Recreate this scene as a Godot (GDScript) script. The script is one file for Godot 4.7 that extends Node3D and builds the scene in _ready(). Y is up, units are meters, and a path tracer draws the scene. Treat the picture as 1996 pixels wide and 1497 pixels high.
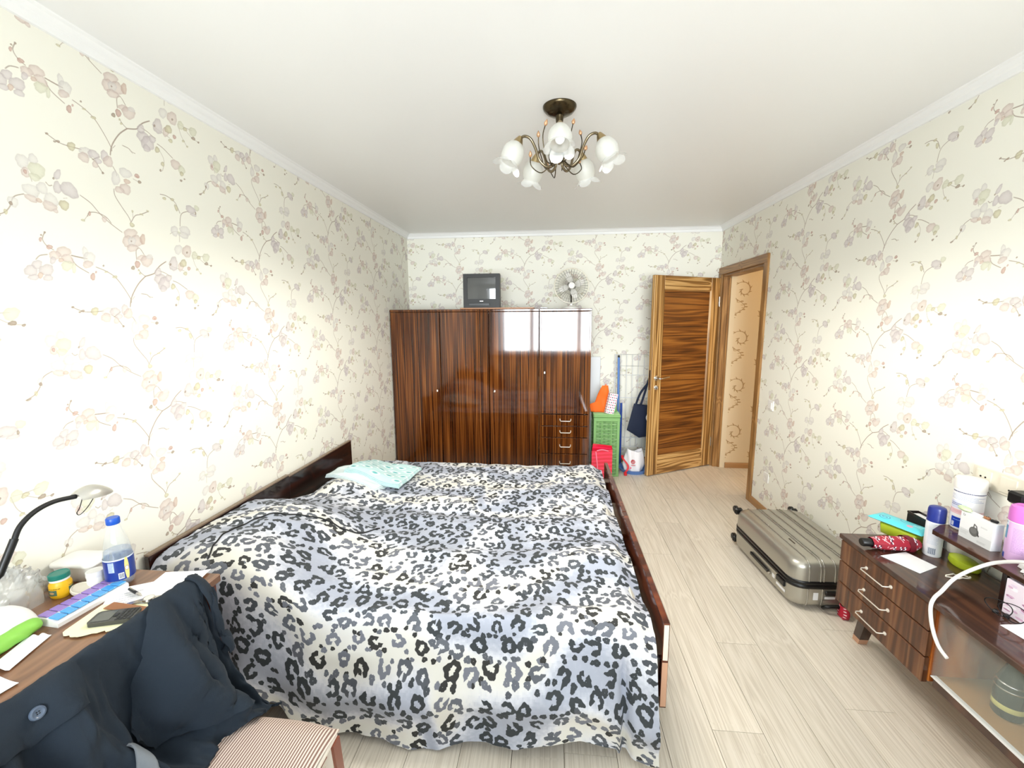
extends Node3D

# Room frame, metres: x to the right, y up, the camera looks along -z from the window end.
const XL := -1.622
const XR := 1.756
const ZB := -4.783
const ZW := 0.80
const H := 2.55
const WALL := 0.12

const EXPO := 1.02
const E_SKY := 0.3
const E_FAR := 160.0
const E_NEAR := 5.0
const E_GROUND := 105.0
const E_HALL := 0.6
const E_SPOT := 0.56
const E_OMNI := 0.0

var M := {}
var T := Transform3D()
var used := {}
var smooth_count := 1

func _ready() -> void:
	# ---- camera ----
	var cam := Camera3D.new()
	cam.name = "camera"
	cam.fov = 84.18
	cam.near = 0.05
	cam.far = 100.0
	cam.rotation_order = EULER_ORDER_YXZ
	cam.position = Vector3(0, 1.575, 0)
	cam.rotation = Vector3(-0.14348, 0.09482, -0.00517)
	add_child(cam)
	cam.current = true
	# ---- sky and exposure ----
	var env := Environment.new()
	env.background_mode = Environment.BG_SKY
	var sky := Sky.new()
	var sm := ProceduralSkyMaterial.new()
	sm.sky_top_color = Color(0.55, 0.72, 0.95)
	sm.sky_horizon_color = Color(0.93, 0.95, 0.98)
	sm.ground_bottom_color = Color(0.45, 0.5, 0.38)
	sm.ground_horizon_color = Color(0.72, 0.76, 0.66)
	sm.sky_energy_multiplier = 3.4 * E_SKY
	sm.ground_energy_multiplier = 2.2 * E_SKY
	sky.sky_material = sm
	env.sky = sky
	env.tonemap_mode = Environment.TONE_MAPPER_LINEAR
	env.tonemap_exposure = EXPO
	env.sdfgi_enabled = true
	env.ssao_enabled = true
	env.ssil_enabled = true
	var we := WorldEnvironment.new()
	we.name = "world"
	we.environment = env
	add_child(we)
	# ---- area lights added outside, standing in for daylight through the window ----
	daylight("daylight_far", Vector2(3.4, 4.0), Vector3(0.0, 1.7, ZW + 6.0), 0.0, E_FAR)
	daylight("daylight_near", Vector2(2.7, 1.3), Vector3(0.12, 1.62, ZW + 0.10), 0.0, E_NEAR)
	daylight("added_ground_fill", Vector2(6.0, 4.0), Vector3(0.0, -1.6, ZW + 3.5), 50.0, E_GROUND)  # upward panel added below the sill to brighten the ceiling
	var hall := OmniLight3D.new()
	hall.name = "added_hall_light"  # source not in view, added to light the hall
	hall.light_color = Color(1.0, 0.91, 0.77)
	hall.light_energy = E_HALL
	hall.light_size = 0.12
	hall.omni_range = 8.0
	hall.shadow_enabled = true
	hall.position = Vector3(2.75, 2.3, -3.3)
	add_child(hall)

	make_materials()
	room()
	window_wall()
	hallway()
	door_and_frame()
	wall_fittings()
	wardrobes()
	beds()
	bedspread()
	desk()
	chair_and_coat()
	dresser()
	suitcase()
	far_corner()
	on_wardrobe()
	ceiling_lamp()
	desk_things()
	dresser_things()

# unseen area light added outside the window for sky and garden light; tilt turns it upwards
func daylight(called: String, size: Vector2, at: Vector3, tilt: float, energy: float) -> void:
	if energy <= 0.0:
		return
	var day := AreaLight3D.new()
	day.name = called
	day.area_size = size
	day.area_normalize_energy = true
	day.light_color = Color(0.955, 0.983, 1.0)
	day.light_energy = energy
	day.area_range = 16.0
	day.shadow_enabled = true
	day.position = at
	day.rotation_degrees.x = tilt
	add_child(day)

# ---------------------------------------------------------------- naming
func numbered(called: String) -> String:
	if not used.has(called):
		used[called] = 0
		return called
	used[called] += 1
	return "%s_%03d" % [called, used[called]]

func tag(o: Node3D, label: String, category: String, group := "") -> Node3D:
	o.set_meta("label", label)
	o.set_meta("category", category)
	if group:
		o.set_meta("group", group)
	return o

func thing(called: String, label: String, category: String, at := Vector3.ZERO, turn := 0.0, group := "") -> Node3D:
	var o := Node3D.new()
	o.name = numbered(called)
	o.position = at
	o.rotation.y = turn
	add_child(o)
	tag(o, label, category, group)
	return o

func obj(called: String, st: SurfaceTool, mat: Material, parent: Node3D = null) -> MeshInstance3D:
	st.generate_normals()
	return mesh_obj(called, st.commit(), mat, parent)

func mesh_obj(called: String, mesh: Mesh, mat: Material, parent: Node3D = null) -> MeshInstance3D:
	var o := MeshInstance3D.new()
	o.mesh = mesh
	o.material_override = mat
	if parent == null:
		o.name = numbered(called)
		add_child(o)
	else:
		o.name = called
		parent.add_child(o, true)
	return o

func struct(called: String, st: SurfaceTool, mat: Material, label: String, category: String) -> MeshInstance3D:
	var o := obj(called, st, mat)
	tag(o, label, category)
	o.set_meta("kind", "structure")
	return o

# ---------------------------------------------------------------- shapes
func mk() -> SurfaceTool:
	var st := SurfaceTool.new()
	st.begin(Mesh.PRIMITIVE_TRIANGLES)
	st.set_smooth_group(4294967295)
	return st

func vtx(st: SurfaceTool, p: Vector3, uv := Vector2.ZERO) -> void:
	st.set_uv(uv)
	st.add_vertex(T * p)

# corners run anticlockwise seen from outside
func tri(st: SurfaceTool, a: Vector3, b: Vector3, c: Vector3, ua := Vector2.ZERO, ub := Vector2.ZERO, uc := Vector2.ZERO) -> void:
	vtx(st, a, ua)
	vtx(st, c, uc)
	vtx(st, b, ub)

func quad(st: SurfaceTool, a: Vector3, b: Vector3, c: Vector3, d: Vector3, u0 := Vector2(0, 1), u1 := Vector2(1, 0)) -> void:
	var ua := u0
	var ub := Vector2(u1.x, u0.y)
	var ud := Vector2(u0.x, u1.y)
	tri(st, a, b, c, ua, ub, u1)
	tri(st, a, c, d, ua, u1, ud)

# box with chamfered edges; c is the centre
func rbox(st: SurfaceTool, c: Vector3, s: Vector3, r := 0.0) -> void:
	st.set_smooth_group(4294967295)
	var h := s * 0.5
	r = minf(r, minf(h.x, minf(h.y, h.z)) * 0.98)
	var i := h - Vector3(r, r, r)
	# six faces
	quad(st, c + Vector3(-i.x, -i.y, h.z), c + Vector3(i.x, -i.y, h.z), c + Vector3(i.x, i.y, h.z), c + Vector3(-i.x, i.y, h.z))
	quad(st, c + Vector3(i.x, -i.y, -h.z), c + Vector3(-i.x, -i.y, -h.z), c + Vector3(-i.x, i.y, -h.z), c + Vector3(i.x, i.y, -h.z))
	quad(st, c + Vector3(h.x, -i.y, i.z), c + Vector3(h.x, -i.y, -i.z), c + Vector3(h.x, i.y, -i.z), c + Vector3(h.x, i.y, i.z))
	quad(st, c + Vector3(-h.x, -i.y, -i.z), c + Vector3(-h.x, -i.y, i.z), c + Vector3(-h.x, i.y, i.z), c + Vector3(-h.x, i.y, -i.z))
	quad(st, c + Vector3(-i.x, h.y, i.z), c + Vector3(i.x, h.y, i.z), c + Vector3(i.x, h.y, -i.z), c + Vector3(-i.x, h.y, -i.z))
	quad(st, c + Vector3(-i.x, -h.y, -i.z), c + Vector3(i.x, -h.y, -i.z), c + Vector3(i.x, -h.y, i.z), c + Vector3(-i.x, -h.y, i.z))
	if r <= 0.0:
		return
	for a in [-1.0, 1.0]:
		for b in [-1.0, 1.0]:
			out_quad(st, c, c + Vector3(-i.x, a * h.y, b * i.z), c + Vector3(i.x, a * h.y, b * i.z), c + Vector3(i.x, a * i.y, b * h.z), c + Vector3(-i.x, a * i.y, b * h.z))
			out_quad(st, c, c + Vector3(b * i.x, -i.y, a * h.z), c + Vector3(b * i.x, i.y, a * h.z), c + Vector3(b * h.x, i.y, a * i.z), c + Vector3(b * h.x, -i.y, a * i.z))
			out_quad(st, c, c + Vector3(a * h.x, b * i.y, -i.z), c + Vector3(a * h.x, b * i.y, i.z), c + Vector3(a * i.x, b * h.y, i.z), c + Vector3(a * i.x, b * h.y, -i.z))
			for d in [-1.0, 1.0]:
				var p := c + Vector3(a * h.x, b * i.y, d * i.z)
				var q := c + Vector3(a * i.x, b * h.y, d * i.z)
				var w := c + Vector3(a * i.x, b * i.y, d * h.z)
				if a * b * d > 0:
					tri(st, p, q, w)
				else:
					tri(st, p, w, q)

# a quad turned so that it faces away from c
func out_quad(st: SurfaceTool, c: Vector3, p: Vector3, q: Vector3, r: Vector3, s: Vector3) -> void:
	if (q - p).cross(r - p).dot((p + r) * 0.5 - c) < 0:
		quad(st, s, r, q, p)
	else:
		quad(st, p, q, r, s)

func box_obj(called: String, c: Vector3, s: Vector3, mat: Material, parent: Node3D = null, r := 0.003) -> MeshInstance3D:
	var st := mk()
	rbox(st, c, s, r)
	return obj(called, st, mat, parent)

func next_smooth(st: SurfaceTool) -> void:
	smooth_count += 1
	st.set_smooth_group(smooth_count)

# turned shape about the y axis through c; prof holds (radius, height) from bottom to top
func lathe(st: SurfaceTool, prof: Array, n := 24, c := Vector3.ZERO, a0 := 0.0, a1 := TAU) -> void:
	next_smooth(st)
	var lo := 1e9
	var hi := -1e9
	for e in prof:
		lo = minf(lo, e.y)
		hi = maxf(hi, e.y)
	hi = maxf(hi, lo + 0.00001)
	for k in prof.size() - 1:
		var p: Vector2 = prof[k]
		var q: Vector2 = prof[k + 1]
		if k > 0:
			var o: Vector2 = prof[k - 1]
			if absf((p - o).angle_to(q - p)) > 0.7:
				next_smooth(st)
		for i in n:
			var f := float(i) / n
			var g := float(i + 1) / n
			var ca := lerpf(a0, a1, f)
			var cb := lerpf(a0, a1, g)
			var da := Vector3(cos(ca), 0, -sin(ca))
			var db := Vector3(cos(cb), 0, -sin(cb))
			var v0 := 1.0 - (p.y - lo) / (hi - lo)
			var v1 := 1.0 - (q.y - lo) / (hi - lo)
			var A := c + da * p.x + Vector3(0, p.y, 0)
			var B := c + db * p.x + Vector3(0, p.y, 0)
			var C := c + db * q.x + Vector3(0, q.y, 0)
			var D := c + da * q.x + Vector3(0, q.y, 0)
			if p.x > 0.00001:
				tri(st, A, B, C, Vector2(f, v0), Vector2(g, v0), Vector2(g, v1))
			if q.x > 0.00001:
				tri(st, A, C, D, Vector2(f, v0), Vector2(g, v1), Vector2(f, v1))

func lathe_obj(called: String, prof: Array, mat: Material, parent: Node3D, at := Vector3.ZERO, n := 24) -> MeshInstance3D:
	var st := mk()
	lathe(st, prof, n, at)
	return obj(called, st, mat, parent)

# round bar through pts; r is a number or one per point
func tube(st: SurfaceTool, pts: Array, r, n := 8, closed := false) -> void:
	next_smooth(st)
	var m := pts.size()
	var rings := []
	var up := Vector3.UP
	for i in m:
		var a: Vector3 = pts[(i - 1 + m) % m] if closed else pts[maxi(i - 1, 0)]
		var b: Vector3 = pts[(i + 1) % m] if closed else pts[mini(i + 1, m - 1)]
		var d := (b - a).normalized()
		if i == 0:
			up = Vector3.UP if absf(d.y) < 0.9 else Vector3.RIGHT
		var s := d.cross(up).normalized()
		up = s.cross(d).normalized()
		var rad: float = r[i] if r is Array else r
		var ring := []
		for k in n:
			var t := TAU * k / n
			ring.append(pts[i] + (s * cos(t) + up * sin(t)) * rad)
		rings.append(ring)
	for i in (m if closed else m - 1):
		var A: Array = rings[i]
		var B: Array = rings[(i + 1) % m]
		for k in n:
			var l := (k + 1) % n
			quad(st, A[k], A[l], B[l], B[k], Vector2(float(k) / n, float(i) / m), Vector2(float(k + 1) / n, float(i + 1) / m))
	if not closed:
		next_smooth(st)
		for k in n:
			var l := (k + 1) % n
			tri(st, pts[0], rings[0][l], rings[0][k])
			tri(st, pts[m - 1], rings[m - 1][k], rings[m - 1][l])

func tube_obj(called: String, pts: Array, r, mat: Material, parent: Node3D = null, n := 8, closed := false) -> MeshInstance3D:
	var st := mk()
	tube(st, pts, r, n, closed)
	return obj(called, st, mat, parent)

# smooth curve through pts
func spline(pts: Array, per := 6) -> Array:
	var out := []
	for i in pts.size() - 1:
		var a: Vector3 = pts[maxi(i - 1, 0)]
		var b: Vector3 = pts[i]
		var c: Vector3 = pts[i + 1]
		var d: Vector3 = pts[mini(i + 2, pts.size() - 1)]
		for k in per:
			out.append(b.cubic_interpolate(c, a, d, float(k) / per))
	out.append(pts[pts.size() - 1])
	return out

# sheet from a function of (u, v) in 0..1; with thick > 0 it gets a back and a rim
func sheet(st: SurfaceTool, nu: int, nv: int, f: Callable, uvs := Vector2.ONE, thick := 0.0) -> void:
	var P := []
	for j in nv + 1:
		var row := PackedVector3Array()
		for i in nu + 1:
			row.append(f.call(float(i) / nu, float(j) / nv))
		P.append(row)
	next_smooth(st)
	for j in nv:
		for i in nu:
			quad(st, P[j][i], P[j][i + 1], P[j + 1][i + 1], P[j + 1][i], Vector2(float(i) / nu, float(j) / nv) * uvs, Vector2(float(i + 1) / nu, float(j + 1) / nv) * uvs)
	if thick <= 0.0:
		return
	var Q := []
	for j in nv + 1:
		var row := PackedVector3Array()
		for i in nu + 1:
			var du: Vector3 = P[j][mini(i + 1, nu)] - P[j][maxi(i - 1, 0)]
			var dv: Vector3 = P[mini(j + 1, nv)][i] - P[maxi(j - 1, 0)][i]
			row.append(P[j][i] - du.cross(dv).normalized() * thick)
		Q.append(row)
	next_smooth(st)
	for j in nv:
		for i in nu:
			quad(st, Q[j][i + 1], Q[j][i], Q[j + 1][i], Q[j + 1][i + 1], Vector2(float(i + 1) / nu, float(j) / nv) * uvs, Vector2(float(i) / nu, float(j + 1) / nv) * uvs)
	st.set_smooth_group(4294967295)
	for i in nu:
		quad(st, Q[0][i], Q[0][i + 1], P[0][i + 1], P[0][i])
		quad(st, P[nv][i], P[nv][i + 1], Q[nv][i + 1], Q[nv][i])
	for j in nv:
		quad(st, P[j][0], P[j + 1][0], Q[j + 1][0], Q[j][0])
		quad(st, Q[j][nu], Q[j + 1][nu], P[j + 1][nu], P[j][nu])

# flat outline in the xy plane, extruded from z0 to z1
func slab(st: SurfaceTool, poly: PackedVector2Array, z0: float, z1: float) -> void:
	st.set_smooth_group(4294967295)
	if Geometry2D.is_polygon_clockwise(poly):
		poly.reverse()
	var ix := Geometry2D.triangulate_polygon(poly)
	for k in range(0, ix.size(), 3):
		var a := poly[ix[k]]
		var b := poly[ix[k + 1]]
		var c := poly[ix[k + 2]]
		if (b - a).cross(c - a) < 0:
			var s := b
			b = c
			c = s
		tri(st, Vector3(a.x, a.y, z1), Vector3(b.x, b.y, z1), Vector3(c.x, c.y, z1), a, b, c)
		tri(st, Vector3(a.x, a.y, z0), Vector3(c.x, c.y, z0), Vector3(b.x, b.y, z0), a, c, b)
	for i in poly.size():
		var a := poly[i]
		var b := poly[(i + 1) % poly.size()]
		quad(st, Vector3(a.x, a.y, z0), Vector3(b.x, b.y, z0), Vector3(b.x, b.y, z1), Vector3(a.x, a.y, z1))

func rounded_rect(w: float, h: float, r: float, n := 4) -> PackedVector2Array:
	var out := PackedVector2Array()
	for q in 4:
		var c := Vector2((w / 2 - r) * [1, -1, -1, 1][q], (h / 2 - r) * [1, 1, -1, -1][q])
		for k in n + 1:
			out.append(c + Vector2.from_angle(PI / 2 * (q + float(k) / n)) * r)
	return out

# ---------------------------------------------------------------- materials
func plain(key: String, c: Color, rough := 0.6, metal := 0.0) -> StandardMaterial3D:
	var m := StandardMaterial3D.new()
	m.resource_name = key
	m.albedo_color = c
	m.roughness = rough
	m.metallic = metal
	M[key] = m
	return m

func clear_mat(key: String, c: Color, rough := 0.05) -> StandardMaterial3D:
	var m := plain(key, c, rough)
	m.transparency = BaseMaterial3D.TRANSPARENCY_ALPHA
	return m

func pic_mat(key: String, im: Image, rough := 0.6) -> StandardMaterial3D:
	var m := plain(key, Color.WHITE, rough)
	m.albedo_texture = ImageTexture.create_from_image(im)
	return m

# texture laid in world or object axes
func tri_mat(key: String, tex: Texture2D, scale: Vector3, rough: float, world := true) -> StandardMaterial3D:
	var m := plain(key, Color.WHITE, rough)
	m.albedo_texture = tex
	m.uv1_triplanar = true
	m.uv1_world_triplanar = world
	m.uv1_scale = scale
	m.uv1_triplanar_sharpness = 8.0
	return m

func noise(seed_: int, freq: float, octaves := 3) -> FastNoiseLite:
	var n := FastNoiseLite.new()
	n.seed = seed_
	n.noise_type = FastNoiseLite.TYPE_SIMPLEX_SMOOTH
	n.frequency = freq
	n.fractal_octaves = octaves
	return n

# grain runs down the picture; it repeats both ways
func wood(w: int, h: int, seed_: int, ramp: Gradient, rings: float, streak: float, across := false, freq := 0.012, rows := 64) -> ImageTexture:
	var broad := noise(seed_, freq, 3)
	var fine := noise(seed_ + 1, 0.09, 2)
	var a := broad.get_seamless_image(w, rows)
	var b := fine.get_seamless_image(w, 32)
	a.resize(w, h, Image.INTERPOLATE_CUBIC)
	b.resize(w, h, Image.INTERPOLATE_CUBIC)
	a.convert(Image.FORMAT_L8)
	b.convert(Image.FORMAT_L8)
	var pa := a.get_data()
	var pb := b.get_data()
	var lut := PackedByteArray()
	for i in 256:
		var c := ramp.sample(i / 255.0)
		lut.append(c.r8)
		lut.append(c.g8)
		lut.append(c.b8)
	var out := PackedByteArray()
	out.resize(w * h * 3)
	for y in h:
		for x in w:
			var i := y * w + x
			var va := pa[i] / 255.0
			var vb := pb[i] / 255.0
			var ring := 0.5 + 0.5 * sin(va * rings * TAU)
			ring = pow(ring, 1.6)
			var v := clampi(int((ring * (1.0 - streak) + vb * streak) * 255.0), 0, 255) * 3
			var o := ((x * h + y) if across else i) * 3
			out[o] = lut[v]
			out[o + 1] = lut[v + 1]
			out[o + 2] = lut[v + 2]
	var im := Image.create_from_data(h if across else w, w if across else h, false, Image.FORMAT_RGB8, out)
	return ImageTexture.create_from_image(im)

func ramp_of(cs: Array) -> Gradient:
	var g := Gradient.new()
	var off := PackedFloat32Array()
	var col := PackedColorArray()
	for i in cs.size():
		off.append(float(i) / (cs.size() - 1))
		col.append(cs[i])
	g.offsets = off
	g.colors = col
	return g

func bump_noise(m: StandardMaterial3D, seed_: int, freq: float, cm: float, scale := Vector3.ONE) -> void:
	var t := NoiseTexture2D.new()
	t.width = 256
	t.height = 256
	t.seamless = true
	t.noise = noise(seed_, freq, 3)
	m.heightmap_enabled = true
	m.heightmap_texture = t
	m.heightmap_scale = cm
	if not m.uv1_triplanar:
		m.uv1_scale = scale

# ---------------------------------------------------------------- wallpaper
const PW := 1532
const PH := 549
var paper_px: PackedByteArray
var petal_tone := {
	"W": [Color(0.90, 0.885, 0.86), Color(0.78, 0.755, 0.735)], "L": [Color(0.85, 0.815, 0.81), Color(0.70, 0.655, 0.65)], "P": [Color(0.88, 0.825, 0.79), Color(0.74, 0.66, 0.62)],
	"G": [Color(0.87, 0.87, 0.78), Color(0.77, 0.76, 0.66)], "B": [Color(0.83, 0.81, 0.67), Color(0.62, 0.57, 0.45)], "R": [Color(0.80, 0.66, 0.61), Color(0.60, 0.46, 0.41)],
	"r": [Color(0.83, 0.74, 0.68), Color(0.72, 0.60, 0.53)], "D": [Color(0.64, 0.56, 0.48), Color(0.45, 0.38, 0.32)],
}

func dab(x: int, y: int, c: Color, a: float) -> void:
	# painted twice: the second drop of the paper lies half a repeat lower
	for k in 2:
		var px := posmod(x + 766 * k, PW)
		var py := posmod(y - 274 * k, PH)
		var o := (py * PW + px) * 3
		paper_px[o] = int(lerpf(paper_px[o], c.r8, a))
		paper_px[o + 1] = int(lerpf(paper_px[o + 1], c.g8, a))
		paper_px[o + 2] = int(lerpf(paper_px[o + 2], c.b8, a))

func petal(kind: String, cx: int, cy: int, rx: int, ry: int, deg: int) -> void:
	var t: Array = petal_tone[kind]
	var m := maxi(rx, ry) + 1
	var ca := cos(deg_to_rad(deg))
	var sa := sin(deg_to_rad(deg))
	var wob := float((cx * 7 + cy * 13) % 100) * 0.063
	for y in range(-m, m + 1):
		for x in range(-m, m + 1):
			var u := (x * ca + y * sa) / rx
			var v := (-x * sa + y * ca) / ry
			var d := sqrt(u * u + v * v)
			if d > 1.12:
				continue
			var ang := atan2(v, u)
			var lim := 1.0 + 0.07 * sin(ang * 3.0 + wob) + 0.04 * sin(ang * 7.0 + wob * 2.0)
			if d > lim:
				continue
			var r := d / lim
			var vein := 0.5 + 0.5 * sin(ang * 11.0 + wob * 3.0)
			var dark := clampf(r * r * r * 0.75 + (v * 0.5 + 0.3) * 0.32 + vein * r * 0.16, 0.0, 1.0)
			var c: Color = t[0]
			dab(cx + x, cy + y, c.lerp(t[1], dark), 0.68 * clampf((1.0 - r) * 9.0 + 0.25, 0.0, 1.0))

func stem(w: int, p: Array) -> void:
	var pts := []
	for i in range(0, p.size(), 2):
		pts.append(Vector3(p[i], p[i + 1], 0))
	pts = spline(pts, 8)
	var c := Color(0.60, 0.53, 0.47)
	for i in pts.size() - 1:
		var a: Vector3 = pts[i]
		var b: Vector3 = pts[i + 1]
		var n := maxi(1, int(a.distance_to(b)))
		for k in n:
			var q := a.lerp(b, float(k) / n)
			var r := w * 0.55
			for y in range(-3, 4):
				for x in range(-3, 4):
					var d := Vector2(q.x - floorf(q.x) - x, q.y - floorf(q.y) - y).length()
					if d < r + 0.5:
						dab(int(floorf(q.x)) + x, int(floorf(q.y)) + y, c, 0.34 * clampf(r + 0.5 - d, 0.0, 1.0))

func paint_wallpaper() -> Image:
	paper_px = PackedByteArray()
	paper_px.resize(PW * PH * 3)
	var base := Color(0.945, 0.938, 0.892)
	var row := PackedByteArray()
	for i in PW:
		row.append(base.r8)
		row.append(base.g8)
		row.append(base.b8)
	paper_px = PackedByteArray()
	for y in PH:
		paper_px.append_array(row)
	stem(4, [348, 234, 316, 265, 290, 302, 276, 330, 269, 358])
	stem(4, [348, 234, 387, 219, 399, 204, 420, 183, 451, 162])
	stem(3, [408, 205, 435, 210, 454, 218, 470, 221])
	stem(3, [473, 240, 500, 248, 542, 272])
	stem(2, [466, 251, 486, 271, 496, 297, 485, 337, 471, 346])
	stem(3, [348, 234, 332, 223, 321, 209])
	stem(3, [320, 174, 322, 142, 332, 127, 342, 131, 355, 151])
	stem(3, [163, 221, 195, 231, 227, 250, 253, 285, 276, 328, 276, 341])
	stem(2, [280, 330, 294, 314])
	stem(3, [321, 304, 344, 306, 357, 314, 370, 315])
	stem(2, [348, 310, 360, 320])
	stem(3, [273, 395, 283, 413, 283, 425])
	stem(3, [266, 476, 267, 500, 287, 533, 309, 564, 317, 585])
	stem(3, [318, 581, 337, 554, 362, 543, 395, 524])
	stem(2, [327, 565, 328, 540])
	stem(3, [144, 532, 176, 550, 202, 578, 236, 605, 277, 629])
	stem(3, [239, 603, 222, 585, 192, 578, 166, 584, 159, 599])
	stem(2, [160, 594, 145, 615])
	stem(3, [540, 551, 546, 514, 559, 491, 596, 473])
	stem(3, [547, 495, 539, 476, 525, 453, 490, 439, 458, 440])
	stem(2, [533, 578, 528, 620])
	stem(2, [588, 114, 598, 157, 625, 195])
	stem(2, [593, 113, 621, 115, 663, 112])
	stem(2, [620, 122, 658, 145, 697, 149])
	stem(3, [-16, 220, -3, 206, 20, 199])
	stem(4, [88, 192, 118, 195, 139, 196])
	stem(3, [87, 201, 101, 224, 137, 245])
	stem(3, [38, 182, 20, 172, 11, 153, 20, 130])
	stem(3, [65, 364, 97, 378, 123, 380, 170, 375])
	stem(3, [174, 385, 207, 396, 233, 432])
	stem(3, [202, 397, 230, 376])
	stem(3, [-20, 574, -47, 590, -61, 622, -78, 643, -103, 656])
	stem(3, [45, 520, 53, 528, 62, 524])
	stem(2, [4, 513, 7, 531])
	stem(2, [90, 557, 102, 553])
	stem(2, [460, 171, 483, 181, 539, 192])
	stem(2, [347, 415, 374, 421])
	stem(2, [485, 593, 514, 577, 558, 585])
	petal("L", 1498, 256, 20, 16, 142)
	petal("L", 9, 249, 23, 17, 149)
	petal("L", 1517, 235, 17, 12, 135)
	petal("L", 1503, 276, 16, 9, 167)
	petal("L", 10, 274, 15, 10, 162)
	petal("r", 1522, 268, 11, 7, 114)
	petal("P", 65, 184, 26, 16, 156)
	petal("P", 39, 199, 19, 14, 148)
	petal("L", 31, 216, 14, 8, 116)
	petal("P", 76, 205, 19, 15, 21)
	petal("r", 55, 212, 9, 7, 148)
	petal("G", 71, 228, 21, 15, 139)
	petal("G", 91, 234, 19, 6, 100)
	petal("W", 134, 174, 19, 10, 92)
	petal("W", 144, 195, 27, 19, 117)
	petal("P", 137, 215, 19, 12, 153)
	petal("R", 148, 256, 14, 8, 106)
	petal("R", 161, 239, 5, 3, 121)
	petal("B", 197, 234, 7, 3, 163)
	petal("B", 226, 249, 10, 5, 166)
	petal("D", 190, 213, 4, 3, 131)
	petal("B", 138, 377, 16, 12, 126)
	petal("D", 99, 377, 6, 4, 160)
	petal("D", 89, 381, 5, 3, 160)
	petal("D", 69, 365, 5, 3, 148)
	petal("W", 184, 379, 23, 17, 170)
	petal("L", 209, 376, 21, 14, 172)
	petal("P", 174, 399, 19, 17, 149)
	petal("P", 210, 409, 14, 10, 109)
	petal("L", 222, 394, 13, 10, 167)
	petal("L", 247, 368, 21, 14, 108)
	petal("P", 258, 383, 22, 17, 123)
	petal("D", 233, 431, 5, 4, 137)
	petal("W", 319, 403, 26, 18, 170)
	petal("W", 278, 435, 27, 16, 103)
	petal("r", 321, 433, 14, 9, 169)
	petal("P", 311, 463, 23, 20, 153)
	petal("P", 287, 473, 19, 12, 172)
	petal("R", 365, 399, 11, 8, 168)
	petal("D", 373, 419, 8, 6, 159)
	petal("W", 1521, 476, 22, 17, 106)
	petal("W", 19, 459, 16, 13, 106)
	petal("G", 25, 491, 25, 23, 125)
	petal("P", 1525, 507, 16, 11, 98)
	petal("R", 1525, 505, 7, 5, 94)
	petal("G", 16, 514, 16, 12, 176)
	petal("L", 82, 485, 20, 9, 117)
	petal("L", 112, 525, 29, 25, 26)
	petal("L", 76, 527, 21, 12, 99)
	petal("D", 69, 501, 4, 3, 116)
	petal("W", 1, 558, 24, 20, 2)
	petal("W", 32, 542, 19, 16, 103)
	petal("W", 53, 572, 21, 21, 8)
	petal("P", 1530, 582, 18, 11, 13)
	petal("P", 46, 593, 21, 16, 3)
	petal("r", 18, 583, 9, 7, 3)
	petal("B", 89, 579, 17, 15, 115)
	petal("P", 61, 604, 8, 7, 3)
	petal("W", 1481, 605, 16, 14, 93)
	petal("D", 1475, 611, 6, 5, 95)
	petal("B", 1459, 639, 8, 5, 94)
	petal("D", 1438, 655, 8, 3, 159)
	petal("P", 216, 595, 11, 9, 116)
	petal("R", 167, 587, 9, 4, 102)
	petal("B", 142, 615, 7, 4, 0)
	petal("R", 5, 155, 8, 4, 106)
	petal("D", 20, 131, 4, 3, 121)
	petal("D", 9, 141, 3, 3, 130)
	petal("R", 27, 175, 10, 7, 157)
	petal("R", 366, 403, 5, 4, 0)
	petal("P", 308, 78, 30, 18, 152)
	petal("P", 292, 109, 26, 17, 120)
	petal("P", 329, 102, 28, 21, 142)
	petal("r", 356, 90, 22, 11, 104)
	petal("W", 310, 106, 21, 15, 128)
	petal("P", 309, 131, 25, 14, 163)
	petal("D", 308, 106, 3, 3, 0)
	petal("P", 344, 163, 22, 11, 164)
	petal("P", 363, 172, 30, 21, 148)
	petal("W", 376, 154, 16, 9, 165)
	petal("R", 321, 191, 15, 11, 113)
	petal("D", 301, 207, 9, 7, 135)
	petal("B", 323, 213, 5, 3, 135)
	petal("B", 327, 225, 5, 4, 132)
	petal("L", 407, 211, 20, 15, 124)
	petal("L", 412, 239, 28, 22, 151)
	petal("L", 429, 255, 33, 25, 139)
	petal("L", 452, 231, 17, 14, 152)
	petal("L", 422, 276, 17, 14, 152)
	petal("B", 470, 264, 14, 10, 126)
	petal("B", 488, 313, 10, 8, 121)
	petal("D", 474, 342, 6, 4, 115)
	petal("P", 552, 293, 26, 20, 161)
	petal("G", 581, 305, 20, 17, 135)
	petal("B", 579, 322, 11, 9, 135)
	petal("D", 591, 340, 5, 3, 163)
	petal("D", 572, 352, 7, 5, 159)
	petal("W", 517, 103, 25, 17, 130)
	petal("P", 561, 104, 30, 23, 126)
	petal("D", 561, 109, 6, 4, 135)
	petal("L", 485, 168, 33, 21, 109)
	petal("D", 470, 172, 6, 4, 121)
	petal("P", 520, 176, 21, 14, 116)
	petal("B", 535, 159, 21, 15, 139)
	petal("R", 562, 178, 10, 8, 135)
	petal("B", 540, 202, 11, 8, 157)
	petal("G", 601, 116, 20, 16, 127)
	petal("B", 623, 122, 12, 8, 156)
	petal("G", 665, 116, 24, 18, 139)
	petal("D", 664, 144, 12, 7, 166)
	petal("D", 691, 150, 6, 4, 148)
	petal("B", 607, 177, 8, 5, 157)
	petal("B", 625, 193, 6, 4, 154)
	petal("L", 606, 464, 27, 17, 179)
	petal("G", 641, 450, 14, 13, 2)
	petal("L", 619, 484, 18, 7, 178)
	petal("B", 530, 476, 14, 8, 73)
	petal("B", 515, 446, 10, 6, 172)
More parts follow.
